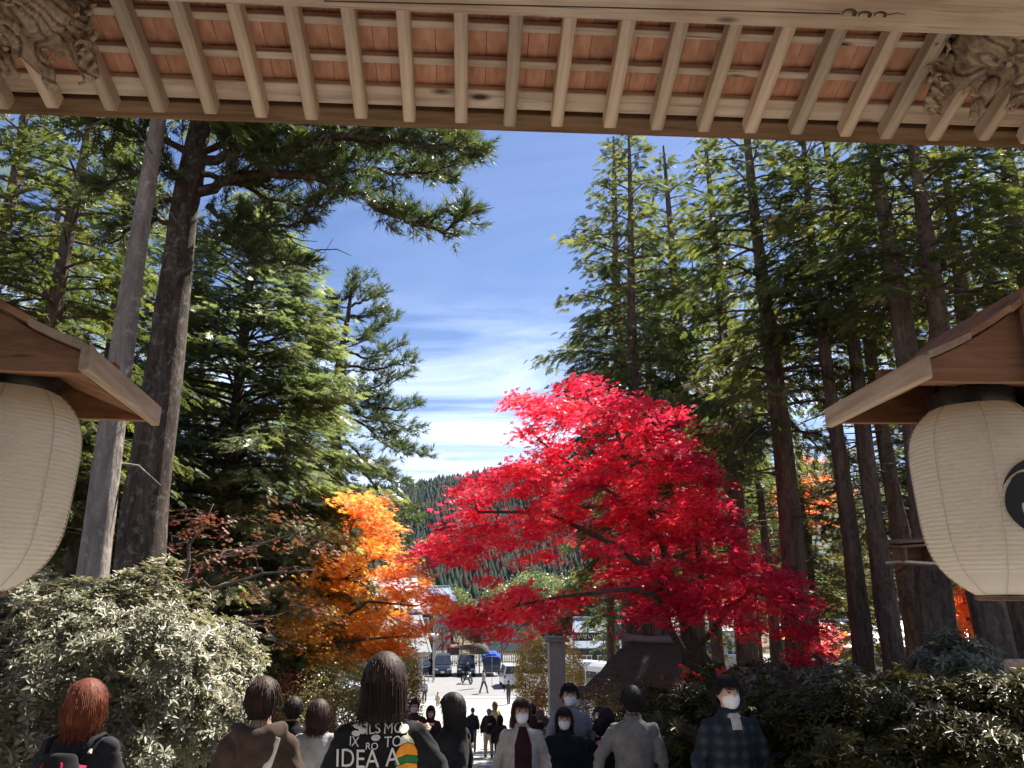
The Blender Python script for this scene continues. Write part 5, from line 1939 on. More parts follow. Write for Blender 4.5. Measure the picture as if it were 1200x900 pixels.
def make_car(W=1.72, Ln=4.3, H=1.55, hood=.95, label='', van=False):
    """front towards -y, standing on z = 0"""
    t_ = empty('parked_car', (0, 0, 0), label, 'car')
    hl = Ln / 2
    ws0 = -hl + (.55 if van else 1.05)
    mb = MB()
    mb.loft([rring(-hl, W - .28, .30, .62, .06), rring(-hl + .08, W - .1, .22, .72), rring(-hl + .3, W, .20, hood - .12), rring(ws0, W, .2, hood), rring(hl - .4, W, .2, hood + .06), rring(hl - .08, W - .06, .22, hood), rring(hl, W - .2, .32, .8, .06)])
    link_mesh('body', mb.mesh('body'), None, t_).data.materials.append(PT['navy'])
    tp, bs = (W / 2 - .20, W / 2 - .04)
    f0, f1 = ws0 - .05, ws0 + (.55 if van else .75)
    b0_, b1 = hl - .10, hl - (.22 if van else .65)
    mb = MB()
    V = [(-bs, f0, hood - .02), (bs, f0, hood - .02), (bs, b0_, hood + .02), (-bs, b0_, hood + .02), (-tp, f1, H), (tp, f1, H), (tp, b1, H), (-tp, b1, H)]
    mid = [(-tp + .1, f1 + .1, H + .035), (tp - .1, f1 + .1, H + .035), (tp - .1, b1 - .1, H + .035), (-tp + .1, b1 - .1, H + .035)]
    mb.add(V + mid, [(0, 1, 5, 4), (1, 2, 6, 5), (2, 3, 7, 6), (3, 0, 4, 7), (4, 5, 9, 8), (5, 6, 10, 9), (6, 7, 11, 10), (7, 4, 8, 11), (8, 9, 10, 11)])
    link_mesh('cabin', mb.mesh('cabin'), None, t_).data.materials.append(PT['navy'])

    def pan(name, q, a, b_, c_, d_, nrm):
        """pane inset within quad corners q"""
        q = [Vector(x) for x in q]
        def bil(s_, t2): return q[0].lerp(q[1], s_).lerp(q[3].lerp(q[2], s_), t2) + Vector(nrm) * .012
        mb = MB(); mb.add([bil(a, c_), bil(b_, c_), bil(b_, d_), bil(a, d_)], [(0, 1, 2, 3)])
        link_mesh(name, mb.mesh(name), M['glass'], t_)
    pan('windscreen', (V[0], V[1], V[5], V[4]), .06, .94, .08, .92, (0, -1, .5))
    pan('rear_window', (V[2], V[3], V[7], V[6]), .08, .92, .12, .9, (0, 1, .4))
    for s_, q in ((1, (V[1], V[2], V[6], V[5])), (-1, (V[3], V[0], V[4], V[7]))):
        for a, b_ in ((.08, .36), (.39, .66), (.69, .92)):
            pan('side_window', q, a, b_, .12, .9, (s_, 0, .3))
    for s_ in (-1, 1):
        mb = MB(); mb.box((s_ * (W / 2 - .26), -hl + .085, .64), (.36, .12, .14), Euler((R(-20), 0, R(s_ * 12))).to_matrix(), .02); link_mesh('headlight', mb.mesh('headlight'), M['lamp'], t_)
        mb = MB(); mb.box((s_ * (W / 2 - .14), hl - .05, .85), (.14, .08, .30), None, .02); link_mesh('tail_light', mb.mesh('tail_light'), M['redlamp'], t_)
        mb = MB(); mb.box((s_ * (W / 2 + .08), ws0 + .2, hood + .1), (.17, .1, .12), None, .02); link_mesh('mirror', mb.mesh('mirror'), M['black'], t_)
        for yy in (-hl + .78, hl - .78):
            wl = empty('wheel', (s_ * (W / 2 - .12), yy, .31)); wl.parent = t_; wl.rotation_euler = (0, PI / 2, 0)
            mb = MB(); mb.lathe([(.2, -.1), (.29, -.11), (.31, -.07), (.31, .07), (.29, .11), (.2, .1)], 20, caps=False); link_mesh('tyre', mb.mesh('tyre', smooth=True), M['tyre'], wl)
            mb = MB(); mb.lathe([(.02, .115), (.12, .10), (.2, .095), (.2, -.095), (.12, -.1), (.02, -.115)], 12); link_mesh('rim', mb.mesh('rim'), M['metal'], wl)
    mb = MB(); mb.box((0, -hl + .02, .56), (W * .5, .06, .13), None, .02); mb.box((0, -hl + .01, .34), (W * .6, .06, .12), None, .02); link_mesh('grille', mb.mesh('grille'), M['black'], t_)
    mb = MB(); mb.box((0, -hl - .02, .44), (.34, .02, .16)); link_mesh('number_plate', mb.mesh('plate'), M['white'], t_)
    mb = MB(); mb.box((0, hl + .005, .6), (.34, .02, .16)); link_mesh('number_plate', mb.mesh('plate'), M['white'], t_)
    return t_


GC = 'vehicles parked round the plaza'
sedan = make_car(1.74, 4.4, 1.48, .92)
mini = make_car(1.74, 4.6, 1.84, 1.05, van=True)
kei = make_car(1.62, 3.6, 1.75, 1.0, van=True)
first = {id(sedan): 1, id(mini): 1, id(kei): 1}


def park(proto, u, v, Y, yaw, col, label, name='parked_car', z=None):
    p = at(u, v, Y)
    if first.get(id(proto)):
        o = proto; first[id(proto)] = 0
    else:
        o = copy_tree(proto)
    o.name = name
    z = PLAZA + .01 if z is None else z
    o.location = (p.x, Y, z); o.rotation_euler.z = yaw
    tag(o, label, 'car', GC)
    for ch in o.children:
        if ch.name.split('.')[0] in ('body', 'cabin'):
            ch.material_slots[0].link = 'OBJECT'; ch.material_slots[0].material = PT[col]
    return o


park(mini, 519, 780, 80, R(1), 'navy', 'dark blue minivan facing the stairs, left of the pair behind the notice board')
park(mini, 547, 780, 80, R(-2), 'black', 'black minivan facing the stairs behind the motorcyclist')
park(sedan, 489, 780, 79, R(-25), 'navy', 'dark car half hidden by golden leaves at the left end of the row')
park(kei, 598, 790, 70, R(184), 'white', 'white box van seen from behind in the middle of the plaza')
park(mini, 652, 775, 84, R(-4), 'grey', 'grey minivan behind the golden shrub')
park(sedan, 624, 775, 83, R(6), 'silver', 'silver car between the white van and the golden shrub')
park(kei, 279, 775, 66, R(60), 'white', 'white small van far left between the dark trunks')
park(mini, 304, 780, 62, R(75), 'silver', 'silver car beside the white small van on the left')
park(sedan, 346, 775, 70, R(60), 'blue', 'blue car under the orange maple trunk')
park(mini, 374, 780, 60, R(-50), 'silver', 'silver minivan under the yellow leaves on the left')
park(sedan, 398, 780, 66, R(80), 'white', 'white car just left of the long-haired woman')
park(sedan, 676, 785, 50, R(-30), 'navy', 'dark car in front of the large bus')
park(mini, 735, 780, 62, R(-20), 'white', 'white car behind the pavilion roof')
park(kei, 866, 775, 50, R(50), 'silver', 'silver car behind the dark shrubs right of the maple trunk')
park(sedan, 975, 778, 40, R(70), 'white', 'white car showing between the cedars on the right')
park(sedan, 1190, 760, 44, R(70), 'silver', 'silver car at the right edge behind the cedar trunks')
park(mini, 1010, 775, 55, R(70), 'blue', 'blue car behind the touching pair of cedars')
# blue-covered truck
p = at(576, 775, 80)
t_ = empty('covered_truck', (p.x, 80, PLAZA + .01), 'small truck under a bright blue tarpaulin right of the brown dome', 'truck')
mb = MB(); mb.loft([rring(-1.9, 1.5, .35, 1.0), rring(-1.6, 1.65, .3, 1.75, .2), rring(-.6, 1.65, .3, 1.8, .2), rring(-.5, 1.6, .3, 1.2)]); link_mesh('cab', mb.mesh('cab'), PT['navy'], t_)
mb = MB(); mb.loft([rring(-.55, 1.7, .7, 1.9, .3), rring(0, 1.8, .7, 2.15, .4), rring(1.2, 1.8, .7, 2.1, .4), rring(1.9, 1.7, .7, 1.85, .3)]); link_mesh('tarpaulin', remesh(mb.mesh(), .09, 3, lambda q: .05 * noise.noise(q * 3)), M['blueteal'], t_)
mb = MB(); mb.add([(-.7, -1.78, 1.1), (.7, -1.78, 1.1), (.66, -1.64, 1.62), (-.66, -1.64, 1.62)], [(0, 1, 2, 3)]); link_mesh('windscreen', mb.mesh('ws'), M['glass'], t_)
for sx in (-.7, .7):
    for yy in (-1.3, 1.3):
        wl = empty('wheel', (sx, yy, .3)); wl.parent = t_; wl.rotation_euler = (0, PI / 2, 0)
        mb = MB(); mb.lathe([(.1, -.1), (.29, -.1), (.3, .1), (.1, .1)], 16); link_mesh('tyre', mb.mesh('tyre'), M['tyre'], wl)


def make_bus(u, Y, yaw, label, Wd=2.3, Ln=7.0, H=2.75):
    p = at(u, 770, Y)
    t_ = empty('bus', (p.x, Y, PLAZA + .01), label, 'bus', 'coaches waiting at the plaza edge', yaw)
    h = Ln / 2
    mb = MB(); mb.loft([rring(-h, Wd - .3, .4, H - .5, .15), rring(-h + .15, Wd - .05, .3, H - .15, .2), rring(-h + .6, Wd, .3, H, .22), rring(h - .4, Wd, .3, H, .22), rring(h, Wd - .2, .4, H - .3, .2)])
    link_mesh('body', mb.mesh('body'), PT['white'], t_)
    mb = MB(); mb.add([(-Wd / 2 + .14, -h - .015, 1.05), (Wd / 2 - .14, -h - .015, 1.05), (Wd / 2 - .2, -h + .03, H - .42), (-Wd / 2 + .2, -h + .03, H - .42)], [(0, 1, 2, 3)]); link_mesh('windscreen', mb.mesh('ws'), M['glass'], t_)
    for s_ in (-1, 1):
        for k in range(5):
            y0 = -h + .7 + k * (Ln - 1.3) / 5
            mb = MB(); mb.box((s_ * (Wd / 2 + .004), y0 + .55, 1.75), (.02, (Ln - 1.3) / 5 - .12, .85)); link_mesh('side_window', mb.mesh('sw'), M['glass'], t_)
        mb = MB(); mb.box((s_ * (Wd / 2 + .006), 0, .75), (.02, Ln - 1.0, .16)); link_mesh('stripe', mb.mesh('st'), PT['blue'], t_)
        mb = MB(); mb.box((s_ * .85, -h - .01, .62), (.34, .08, .16), None, .03); link_mesh('headlight', mb.mesh('hl'), M['lamp'], t_)
        mb = MB(); mb.tube([(s_ * 1.05, -h + .1, 2.1), (s_ * 1.3, -h - .25, 2.0), (s_ * 1.3, -h - .25, 1.75)], .03, 6); mb.box((s_ * 1.3, -h - .25, 1.65), (.18, .08, .32), None, .03); link_mesh('mirror', mb.mesh('mr'), M['black'], t_)
        for yy in (-h + 1.3, h - 1.5):
            wl = empty('wheel', (s_ * (Wd / 2 - .16), yy, .42)); wl.parent = t_; wl.rotation_euler = (0, PI / 2, 0)
            mb = MB(); mb.lathe([(.2, -.15), (.4, -.16), (.42, -.1), (.42, .1), (.4, .16), (.2, .15)], 18, caps=False); link_mesh('tyre', mb.mesh('ty'), M['tyre'], wl)
            mb = MB(); mb.lathe([(.02, .1), (.2, .13), (.2, -.13), (.02, -.1)], 12); link_mesh('rim', mb.mesh('ri'), M['metal'], wl)
    mb = MB(); mb.box((0, -h - .02, .42), (.4, .02, .18)); link_mesh('number_plate', mb.mesh('pl'), M['white'], t_)


make_bus(692, 60, R(38), 'large white-roofed coach with a big dark windscreen beneath the lettered sign')
make_bus(728, 68, R(34), 'second coach with a white roof partly hidden by the pavilion roof', 2.2, 6.5, 2.7)

# stone lanterns would be guesswork; keep the low timber rail on the right instead
a, b_ = at(955, 768, 12.6), at(1000, 806, 11.6)
t_ = empty('timber_rail', tuple(a), 'leaning bare pole rail in front of the white car on the right', 'rail')
mb = MB(); mb.tube([a, a.lerp(b_, .5) + Vector((0, 0, .02)), b_], [.03, .035, .035], 7); mb.build('rail', M['bark_cedar'], t_, smooth=True)
for s_ in (.15, .8):
    q = a.lerp(b_, s_); mb = MB(); mb.tube([q, Vector((q.x, q.y, gz(q.x, q.y) - .1))], .03, 7); mb.build('post', M['bark_cedar'], t_)

# ================================================================ people
from mathutils.bvhtree import BVHTree
SKIN = plain('skin', (.56, .33, .23), .5, var=.06, scale=10, bmp=.05, bd=.001)
M['mask'] = cloth('white face mask', (.78, .77, .75), .8, .05)
M['eye'] = flat('dark eyes', (.02, .015, .012), .3)
M['shoe'] = flat('dark shoes', (.03, .028, .028), .6)
M['shoe_w'] = flat('pale shoes', (.55, .53, .5), .6)
_mc = {}


def cl(col):
    if col not in _mc: _mc[col] = cloth('cloth %d' % len(_mc), col)
    return _mc[col]


def hair_mat(col):
    k = ('h', col)
    if k not in _mc:
        m, t, b = mk('hair %d' % len(_mc))
        n = tex(t, 3, 4, .6, (22, 22, .8))
        t.links.new(ramp(t, [(.3, tuple(c * .7 for c in col)), (.7, tuple(c * 1.25 for c in col))], n.outputs['Fac']), b.inputs['Base Color'])
        b.inputs['Roughness'].default_value = .62
        b.inputs['Specular IOR Level'].default_value = .22
        bump(t, b, n.outputs['Fac'], .6, .004)
        _mc[k] = m
    return _mc[k]


def V3_(x, y, z): return Vector((x, y, z))


ARMS = {'down': ((.245, -.02, 1.12), (.25, .05, .86)), 'fwd': ((.24, .02, 1.13), (.17, .27, 1.10)), 'fwdlow': ((.245, .03, 1.12), (.16, .24, .98)),
        'pocket': ((.27, -.03, 1.12), (.20, .10, .92)), 'up': ((.25, .08, 1.16), (.12, .20, 1.36)), 'swingf': ((.24, .08, 1.14), (.22, .26, .95)), 'swingb': ((.24, -.12, 1.14), (.25, -.10, .88)), 'wide': ((.30, -.02, 1.14), (.33, .06, .90))}


def arm_pts(side, kind):
    e, w_ = ARMS[kind]
    return V3_(side * .158, -.005, 1.365), V3_(side * e[0], e[1], e[2]), V3_(side * w_[0], w_[1], w_[2])


def hand(mb, w_, d, side, fine):
    """palm, four bent fingers of different length, thumb off the side of the palm"""
    d = d.normalized()
    inn = Vector((-side, 0, 0)); inn = (inn - d * inn.dot(d)).normalized()     # palm faces the body
    across = d.cross(inn).normalized()
    pc = w_ + d * .045
    rot = Matrix((across, inn, d)).transposed()
    mb.ell(pc, (.038, .017, .05), rot=rot)
    if not fine: 
        mb.tube([pc, w_ + d * .12 + inn * .01, w_ + d * .15 + inn * .03], [.03, .026, .018], 8, ry=[.014, .013, .01])
        return
    for i, (o_, L_) in enumerate(((-.029, .062), (-.010, .074), (.010, .070), (.028, .054))):
        b0 = w_ + d * .082 + across * o_
        m_ = b0 + d * L_ * .5 + inn * .008 + across * o_ * .15
        e = b0 + d * L_ * .85 + inn * (.026 + .004 * i) + across * o_ * .1
        mb.tube([b0 - d * .02, b0, m_, e], [.0095, .0098, .0092, .0072], 7)
    b0 = w_ + d * .028 - across * .03
    mb.tube([b0, b0 + d * .03 - across * .018 + inn * .012, b0 + d * .058 - across * .016 + inn * .03], [.0125, .0108, .008], 7)


def person(label, u, v, Y, face, top='jacket', tcol=(.02, .02, .025), pcol=(.03, .03, .035), hcol=(.02, .014, .01), hair='short', mask=False, arms=('down', 'down'), stride=0.0,
           coat=False, hood=False, inner=None, open_=False, sc_w=1.0, group=None, fine=True, shoe='shoe', h=None, base=None, skirt=None, inner_to=None):
    p = at(u, v, Y)
    zb = stair(Y) if base is None else base
    H = (p.z - zb) if h is None else h
    k = H / 1.72
    t_ = empty('person', (p.x, Y, zb if h is None else p.z - H), label, 'person', group, face)
    t_.scale = (k * sc_w, k * sc_w, k)
    vx = .0135 if fine else .024
    hy = stride
    # ---- body
    mb = MB()
    mb.tube([V3_(0, 0, .86), V3_(0, 0, 1.0), V3_(0, .01, 1.15), V3_(0, .01, 1.3), V3_(0, 0, 1.40), V3_(0, 0, 1.455), V3_(0, .008, 1.53)], [.14, .13, .12, .15, .14, .06, .052], 16, ry=[.09, .085, .085, .095, .085, .055, .054])
    mb.ell((0, .012, 1.60), (.074, .092, .112), 18, 14)
    mb.ell((0, .045, 1.545), (.052, .055, .055), 14, 10)
    mb.ell((0, .108, 1.585), (.013, .018, .022), 10, 8)
    for s_ in (-1, 1): mb.ell((s_ * .076, .0, 1.59), (.012, .022, .032), 8, 8)
    for s_, kd in ((-1, arms[0]), (1, arms[1])):
        a, b_, c_ = arm_pts(s_, kd)
        mb.tube([a, b_, c_], [.045, .036, .026], 10)
        hand(mb, c_, (c_ - b_), s_, fine)
    kn = []
    for s_ in (-1, 1):
        f_ = hy * s_
        hip, knee, ank = V3_(s_ * .09, 0, .90), V3_(s_ * .10, f_ * .7 + .03, .49), V3_(s_ * .10, f_ * 1.2, .09 + (.05 if f_ < 0 else 0))
        kn.append((hip, knee, ank))
        mb.tube([hip, knee, ank], [.075, .05, .036], 10)
    me = remesh(mb.mesh(), vx, 1)
    # cut down what the clothes hide
    o = bpy.data.objects.new('d', me); COL.objects.link(o)
    md = o.modifiers.new('d', 'DECIMATE'); md.ratio = .45 if fine else .5
    me2 = bpy.data.meshes.new_from_object(o.evaluated_get(bpy.context.evaluated_depsgraph_get()))
    bpy.data.objects.remove(o)
    me2.materials.clear()
    me2.polygons.foreach_set('use_smooth', [True] * len(me2.polygons))
    link_mesh('body', me2, SKIN, t_)
    # ---- top
    sd_ = random.random() * 50
    mb = MB()
    if coat:
        zz = [.50, .62, .80, .95, 1.1, 1.25, 1.36, 1.42, 1.455]
        rx = [.225, .215, .20, .185, .172, .180, .165, .118, .07]; ry = [.165, .16, .15, .14, .13, .138, .12, .10, .07]
    else:
        zz = [.84, .90, .98, 1.1, 1.25, 1.36, 1.42, 1.455]
        rx = [.168, .175, .172, .168, .180, .165, .118, .068]; ry = [.125, .13, .128, .125, .135, .12, .10, .068]
    mb.tube([V3_(0, 0, z) for z in zz], rx, 20, ry=ry)
    for s_, kd in ((-1, arms[0]), (1, arms[1])):
        a, b_, c_ = arm_pts(s_, kd)
        mb.ell(a, (.064, .066, .062))
        e = c_ - (c_ - b_).normalized() * .012
        mb.tube([a, a.lerp(b_, .5), b_, b_.lerp(e, .55), e], [.064, .061, .056, .051, .043], 12)
    if hood:
        mb.tube([V3_(-.10, .03, 1.45), V3_(-.12, -.05, 1.455), V3_(-.07, -.115, 1.44), V3_(0, -.135, 1.42), V3_(.07, -.115, 1.44), V3_(.12, -.05, 1.455), V3_(.10, .03, 1.45)], [.03, .042, .052, .06, .052, .042, .03], 10)
        mb.ell((0, -.13, 1.37), (.10, .05, .09))
    else:
        mb.tube([V3_(.058 * math.cos(a_), .055 * math.sin(a_), 1.468) for a_ in [i * PI / 6 for i in range(13)]], [.024] * 13, 8)

    def fold(q):
        n1 = noise.noise(Vector((q.x * 7 + sd_, q.y * 7, q.z * 4.2)))
        n2 = noise.noise(Vector((q.x * 16 + sd_, q.y * 16, q.z * 22)))
        lo2 = 1 if abs(q.x) > .2 or q.z < 1.1 else .5
        n3 = noise.noise(Vector((q.x * 5 + sd_ + 9, q.y * 5, q.z * 13 + q.x * 8)))
        return .011 * n1 + .008 * n2 * lo2 - .010 * max(0, 1 - abs(n3) * 5) * (1 if abs(q.x) > .14 or q.z < 1.2 else .4)
    tm = remesh(mb.mesh(), .0165 if fine else .027, 2, fold)
    tname = {'jacket': 'jacket', 'coat': 'coat', 'jumper': 'jumper', 'shirt': 'shirt'}[top]
    to = link_mesh(tname, tm, cl(tcol), t_)
    if inner:       # open front showing the garment beneath
        mb = MB()
        bv = BVHTree.FromPolygons([v_.co for v_ in tm.vertices], [tuple(p_.vertices) for p_ in tm.polygons])
        zt, zl = 1.46, (inner_to or (.56 if coat else .92))
        n_ = 16
        g_ = []
        for i in range(n_ + 1):
            z = zt + (zl - zt) * i / n_
            wd = .035 + .05 * min(1, i / 3) * (1.0 if open_ else .35) * (1 if open_ or i < 5 else .15)
            row = []
            for j in range(7):
                x = wd * (j / 3 - 1)
                hit = bv.ray_cast(Vector((x, .6, z)), Vector((0, -1, 0)))
                y = hit[0].y + .006 if hit[0] is not None else .09
                row.append((x, y, z))
            g_ += row
        mb.v = g_
        for i in range(n_):
            for j in range(6):
                a_ = i * 7 + j
                mb.f.append((a_, a_ + 1, a_ + 8, a_ + 7)); mb.mi.append(0)
        link_mesh('inner_top', mb.mesh('inner_top', smooth=True), cl(inner), t_)
    # ---- trousers or skirt
    mb = MB()
    mb.tube([V3_(0, 0, .80), V3_(0, 0, .88), V3_(0, 0, .97)], [.155, .165, .155], 16, ry=[.115, .12, .11])
    for hip, knee, ank in kn:
        e = ank + V3_(0, 0, .0)
        mb.tube([hip, hip.lerp(knee, .5), knee, knee.lerp(e, .5), e], [.098, .088, .072, .066, .062], 12)
    if skirt:
        mb.tube([V3_(0, 0, .45), V3_(0, 0, .7), V3_(0, 0, .95)], [.22, .20, .16], 16, ry=[.18, .16, .12])
    link_mesh('trousers', remesh(mb.mesh(), .02 if fine else .03, 2, lambda q: .008 * noise.noise(Vector((q.x * 9, q.y * 9 + sd_, q.z * 9)))), cl(pcol), t_)
    for hip, knee, ank in kn:
        mb = MB()
        mb.ell((ank.x, ank.y + .04, ank.z - .05), (.045, .115, .045)); mb.ell((ank.x, ank.y - .03, ank.z - .02), (.045, .055, .06)); mb.box((ank.x, ank.y + .035, ank.z - .08), (.08, .23, .02), bev=.006)
        link_mesh('shoe', mb.mesh('shoe', smooth=True), M[shoe], t_)
    # ---- hair
    C0 = Vector((0, -.004, 1.60))
    nA, nT = (72, 20) if fine else (36, 12)
    g_ = []
    sty = {'short': (-.008, .115, .045), 'bob': (.005, .20, .18), 'long': (-.015, .19, .185), 'mid': (-.015, .25, .22), 'cropped': (-.02, .10, .03), 'hoodup': (-.01, .26, .24)}[hair]
    thick = {'short': .016, 'bob': .026, 'long': .020, 'mid': .022, 'cropped': .010, 'hoodup': .04}[hair]
    for i in range(nA):
        th = 2 * PI * i / nA        # 0 = front
        af = abs((th + PI) % (2 * PI) - PI)
        fr = sstep(R(48), R(78), af)
        bk = sstep(R(95), R(150), af)
        Lr = sty[0] + (sty[2] - sty[0]) * fr + (sty[1] - sty[2]) * bk
        Lr *= 1 + .06 * noise.noise(Vector((th * 5, sd_, 0)))
        dx, dy = math.sin(th), math.cos(th)
        for j in range(nT):
            s_ = (j + .15) / (nT - 1)
            # path: over the skull, then falling
            arc = s_ * (Lr + .15)
            ph = min(arc / .115, PI / 2)
            rest = max(0.0, arc - .115 * PI / 2)
            st_ = noise.noise(Vector((dx * 9 + sd_, dy * 9, (1.7 - arc) * 2.2)))
            st2 = noise.noise(Vector((dx * 26 + sd_, dy * 26, arc * 3)))
            rr_ = 1 + (.05 * st_ + .010 * st2)
            ox, oy, oz = (.078 + thick) * rr_, (.098 + thick) * rr_, (.114 + thick * .75)
            x, y, z = dx * ox * math.sin(ph), dy * oy * math.sin(ph), oz * math.cos(ph)
            if rest > 0:
                z = -rest
                tap = 1 - (.18 if hair in ('short', 'cropped') else .10) * min(1, rest / .12) + (.16 * sstep(.03, .16, rest) if hair in ('long',) else 0)
                if hair == 'bob': tap = 1.04 - .22 * sstep(.06, .16, rest)
                x *= tap; y *= tap
            g_.append((C0.x + x, C0.y + y, C0.z + z))
    mb = MB(); mb.v = g_ + [(C0.x + (a - C0.x) * .86, C0.y + (b2 - C0.y) * .86, c2 - .004) for a, b2, c2 in g_]
    B = nA * nT
    for i in range(nA):
        i2 = (i + 1) % nA
        for j in range(nT - 1):
            a_, b_ = i * nT + j, i2 * nT + j
            mb.f.append((a_, a_ + 1, b_ + 1, b_)); mb.mi.append(0)
            mb.f.append((B + a_, B + b_, B + b_ + 1, B + a_ + 1)); mb.mi.append(0)
        a_, b_ = i * nT + nT - 1, i2 * nT + nT - 1
        mb.f.append((a_, B + a_, B + b_, b_)); mb.mi.append(0)
    k0 = len(mb.v); mb.v.append((C0.x, C0.y, C0.z + .114 + thick * .75))
    for i in range(nA):
        mb.f.append((k0, i * nT, ((i + 1) % nA) * nT)); mb.mi.append(0)
    hm = mb.mesh('hair', smooth=True)
    if fine and hair in ('long', 'mid', 'bob', 'short'):
        # loose locks over the shell so the outline is not a helmet
        lk = MB(); r2 = random.Random(int(sd_ * 100))
        for q in range(420 if hair != 'short' else 260):
            i = r2.randrange(nA); th = 2 * PI * i / nA
            af = abs((th + PI) % (2 * PI) - PI)
            j0 = r2.randrange(3, nT // 2 + 2); j1 = nT - 1 - r2.randrange(0, 3)
            P_ = []
            for j in (j0, (j0 + j1) // 2, j1):
                P_.append(Vector(g_[i * nT + j]) * 1.0 + Vector((math.sin(th), math.cos(th), 0)) * r2.uniform(-.002, .008))
            P_.append(P_[-1] + Vector((math.sin(th) * .012, math.cos(th) * .012, -r2.uniform(.005, .04))) + Vector((r2.gauss(0, .008), r2.gauss(0, .008), 0)))
            lk.tube(P_, [.001, .0024, .002, .0006], 4)
        b0 = len(mb.v)
        mb.v += lk.v; mb.f += [tuple(b0 + x for x in f) for f in lk.f]; mb.mi += lk.mi
        hm = mb.mesh('hair', smooth=True)
    ho = link_mesh('hair' if hair != 'hoodup' else 'hood', hm, hair_mat(hcol) if hair != 'hoodup' else cl(hcol), t_)
    # ---- face
    for s_ in (-1, 1):
        mb = MB(); mb.ell((s_ * .031, .092, 1.606), (.012, .008, .007)); link_mesh('eye', mb.mesh('eye', smooth=True), M['eye'], t_)
    if fine:
        mb = MB()
        for s_ in (-1, 1): mb.tube([(s_ * .018, .101, 1.624), (s_ * .034, .098, 1.628), (s_ * .048, .086, 1.622)], [.004, .0045, .002], 6)
        link_mesh('eyebrow', mb.mesh('eyebrow'), M['eye'], t_)
    if mask:
        mb = MB()
        rows = [(1.588, .046, .107), (1.574, .058, .115), (1.56, .060, .111), (1.55, .060, .117), (1.536, .058, .110), (1.525, .055, .113), (1.50, .044, .096), (1.488, .03, .080)]
        g2 = []
        for z, wx, yd in rows:
            for j in range(11):
                a_ = (j / 10 - .5) * 2.5
                g2.append((math.sin(a_) * wx * 1.15, .012 + math.cos(a_) * (yd - .008) if True else 0, z))
        mb.v = g2
        for i in range(7):
            for j in range(10):
                a_ = i * 11 + j; mb.f.append((a_, a_ + 1, a_ + 12, a_ + 11)); mb.mi.append(0)
        for s_ in (-1, 1):
            mb.tube([(s_ * .062, .05, 1.58), (s_ * .078, .02, 1.60), (s_ * .084, -.01, 1.59)], .0018, 4)
        link_mesh('face_mask', mb.mesh('face_mask', smooth=True), M['mask'], t_)
    else:
        mb = MB(); mb.ell((0, .098, 1.545), (.02, .006, .005)); link_mesh('mouth', mb.mesh('mouth', smooth=True), flatlip, t_)
    return t_, to


flatlip = flat('lips', (.35, .12, .10), .5)


def bvh_of(o):
    return BVHTree.FromPolygons([v_.co for v_ in o.data.vertices], [tuple(p_.vertices) for p_ in o.data.polygons])


def on_back(me, bv, off=.005):
    for v_ in me.vertices:
        h = bv.ray_cast(Vector((v_.co.x, -1, v_.co.z)), Vector((0, 1, 0)))
        v_.co.y = (h[0].y if h[0] is not None else -.12) - off
    return me


def back_shape(poly, bv, name, mat_, parent, off=.006):
    """flat print laid on the back of a garment; poly in local x, z"""
    xs_ = [p[0] for p in poly]; zs_ = [p[1] for p in poly]
    cx, cz = sum(xs_) / len(xs_), sum(zs_) / len(zs_)
    mb = MB(); n_ = len(poly)
    for r_i in (1, .66, .33):
        for x, z in poly: mb.v.append((cx + (x - cx) * r_i, 0, cz + (z - cz) * r_i))
    mb.v.append((cx, 0, cz))
    for q in range(2):
        for i in range(n_):
            j = (i + 1) % n_
            mb.f.append((q * n_ + i, q * n_ + j, (q + 1) * n_ + j, (q + 1) * n_ + i)); mb.mi.append(0)
    for i in range(n_):
        mb.f.append((2 * n_ + i, 2 * n_ + (i + 1) % n_, 3 * n_)); mb.mi.append(0)
    me = mb.mesh(name)
    on_back(me, bv, off)
    return link_mesh(name, me, mat_, parent)


def strap(bv, pts, wd, name, mat_, parent, front=False):
    P_ = []
    for x, z in pts:
        h = bv.ray_cast(Vector((x, 1 if front else -1, z)), Vector((0, -1 if front else 1, 0)))
        y = h[0].y if h[0] is not None else 0
        P_.append(Vector((x, y + (.006 if front else -.006), z)))
    mb = MB()
    rings = []
    for i, q in enumerate(P_):
        a_ = P_[max(0, i - 1)]; b_ = P_[min(len(P_) - 1, i + 1)]
        d = (b_ - a_).normalized(); s_ = d.cross(Vector((0, 1, 0))).normalized() * wd / 2
        o_ = Vector((0, .004 if front else -.004, 0))
        rings.append([q - s_, q + s_, q + s_ + o_, q - s_ + o_])
    mb.loft(rings)
    return link_mesh(name, mb.mesh(name, smooth=True), mat_, parent)


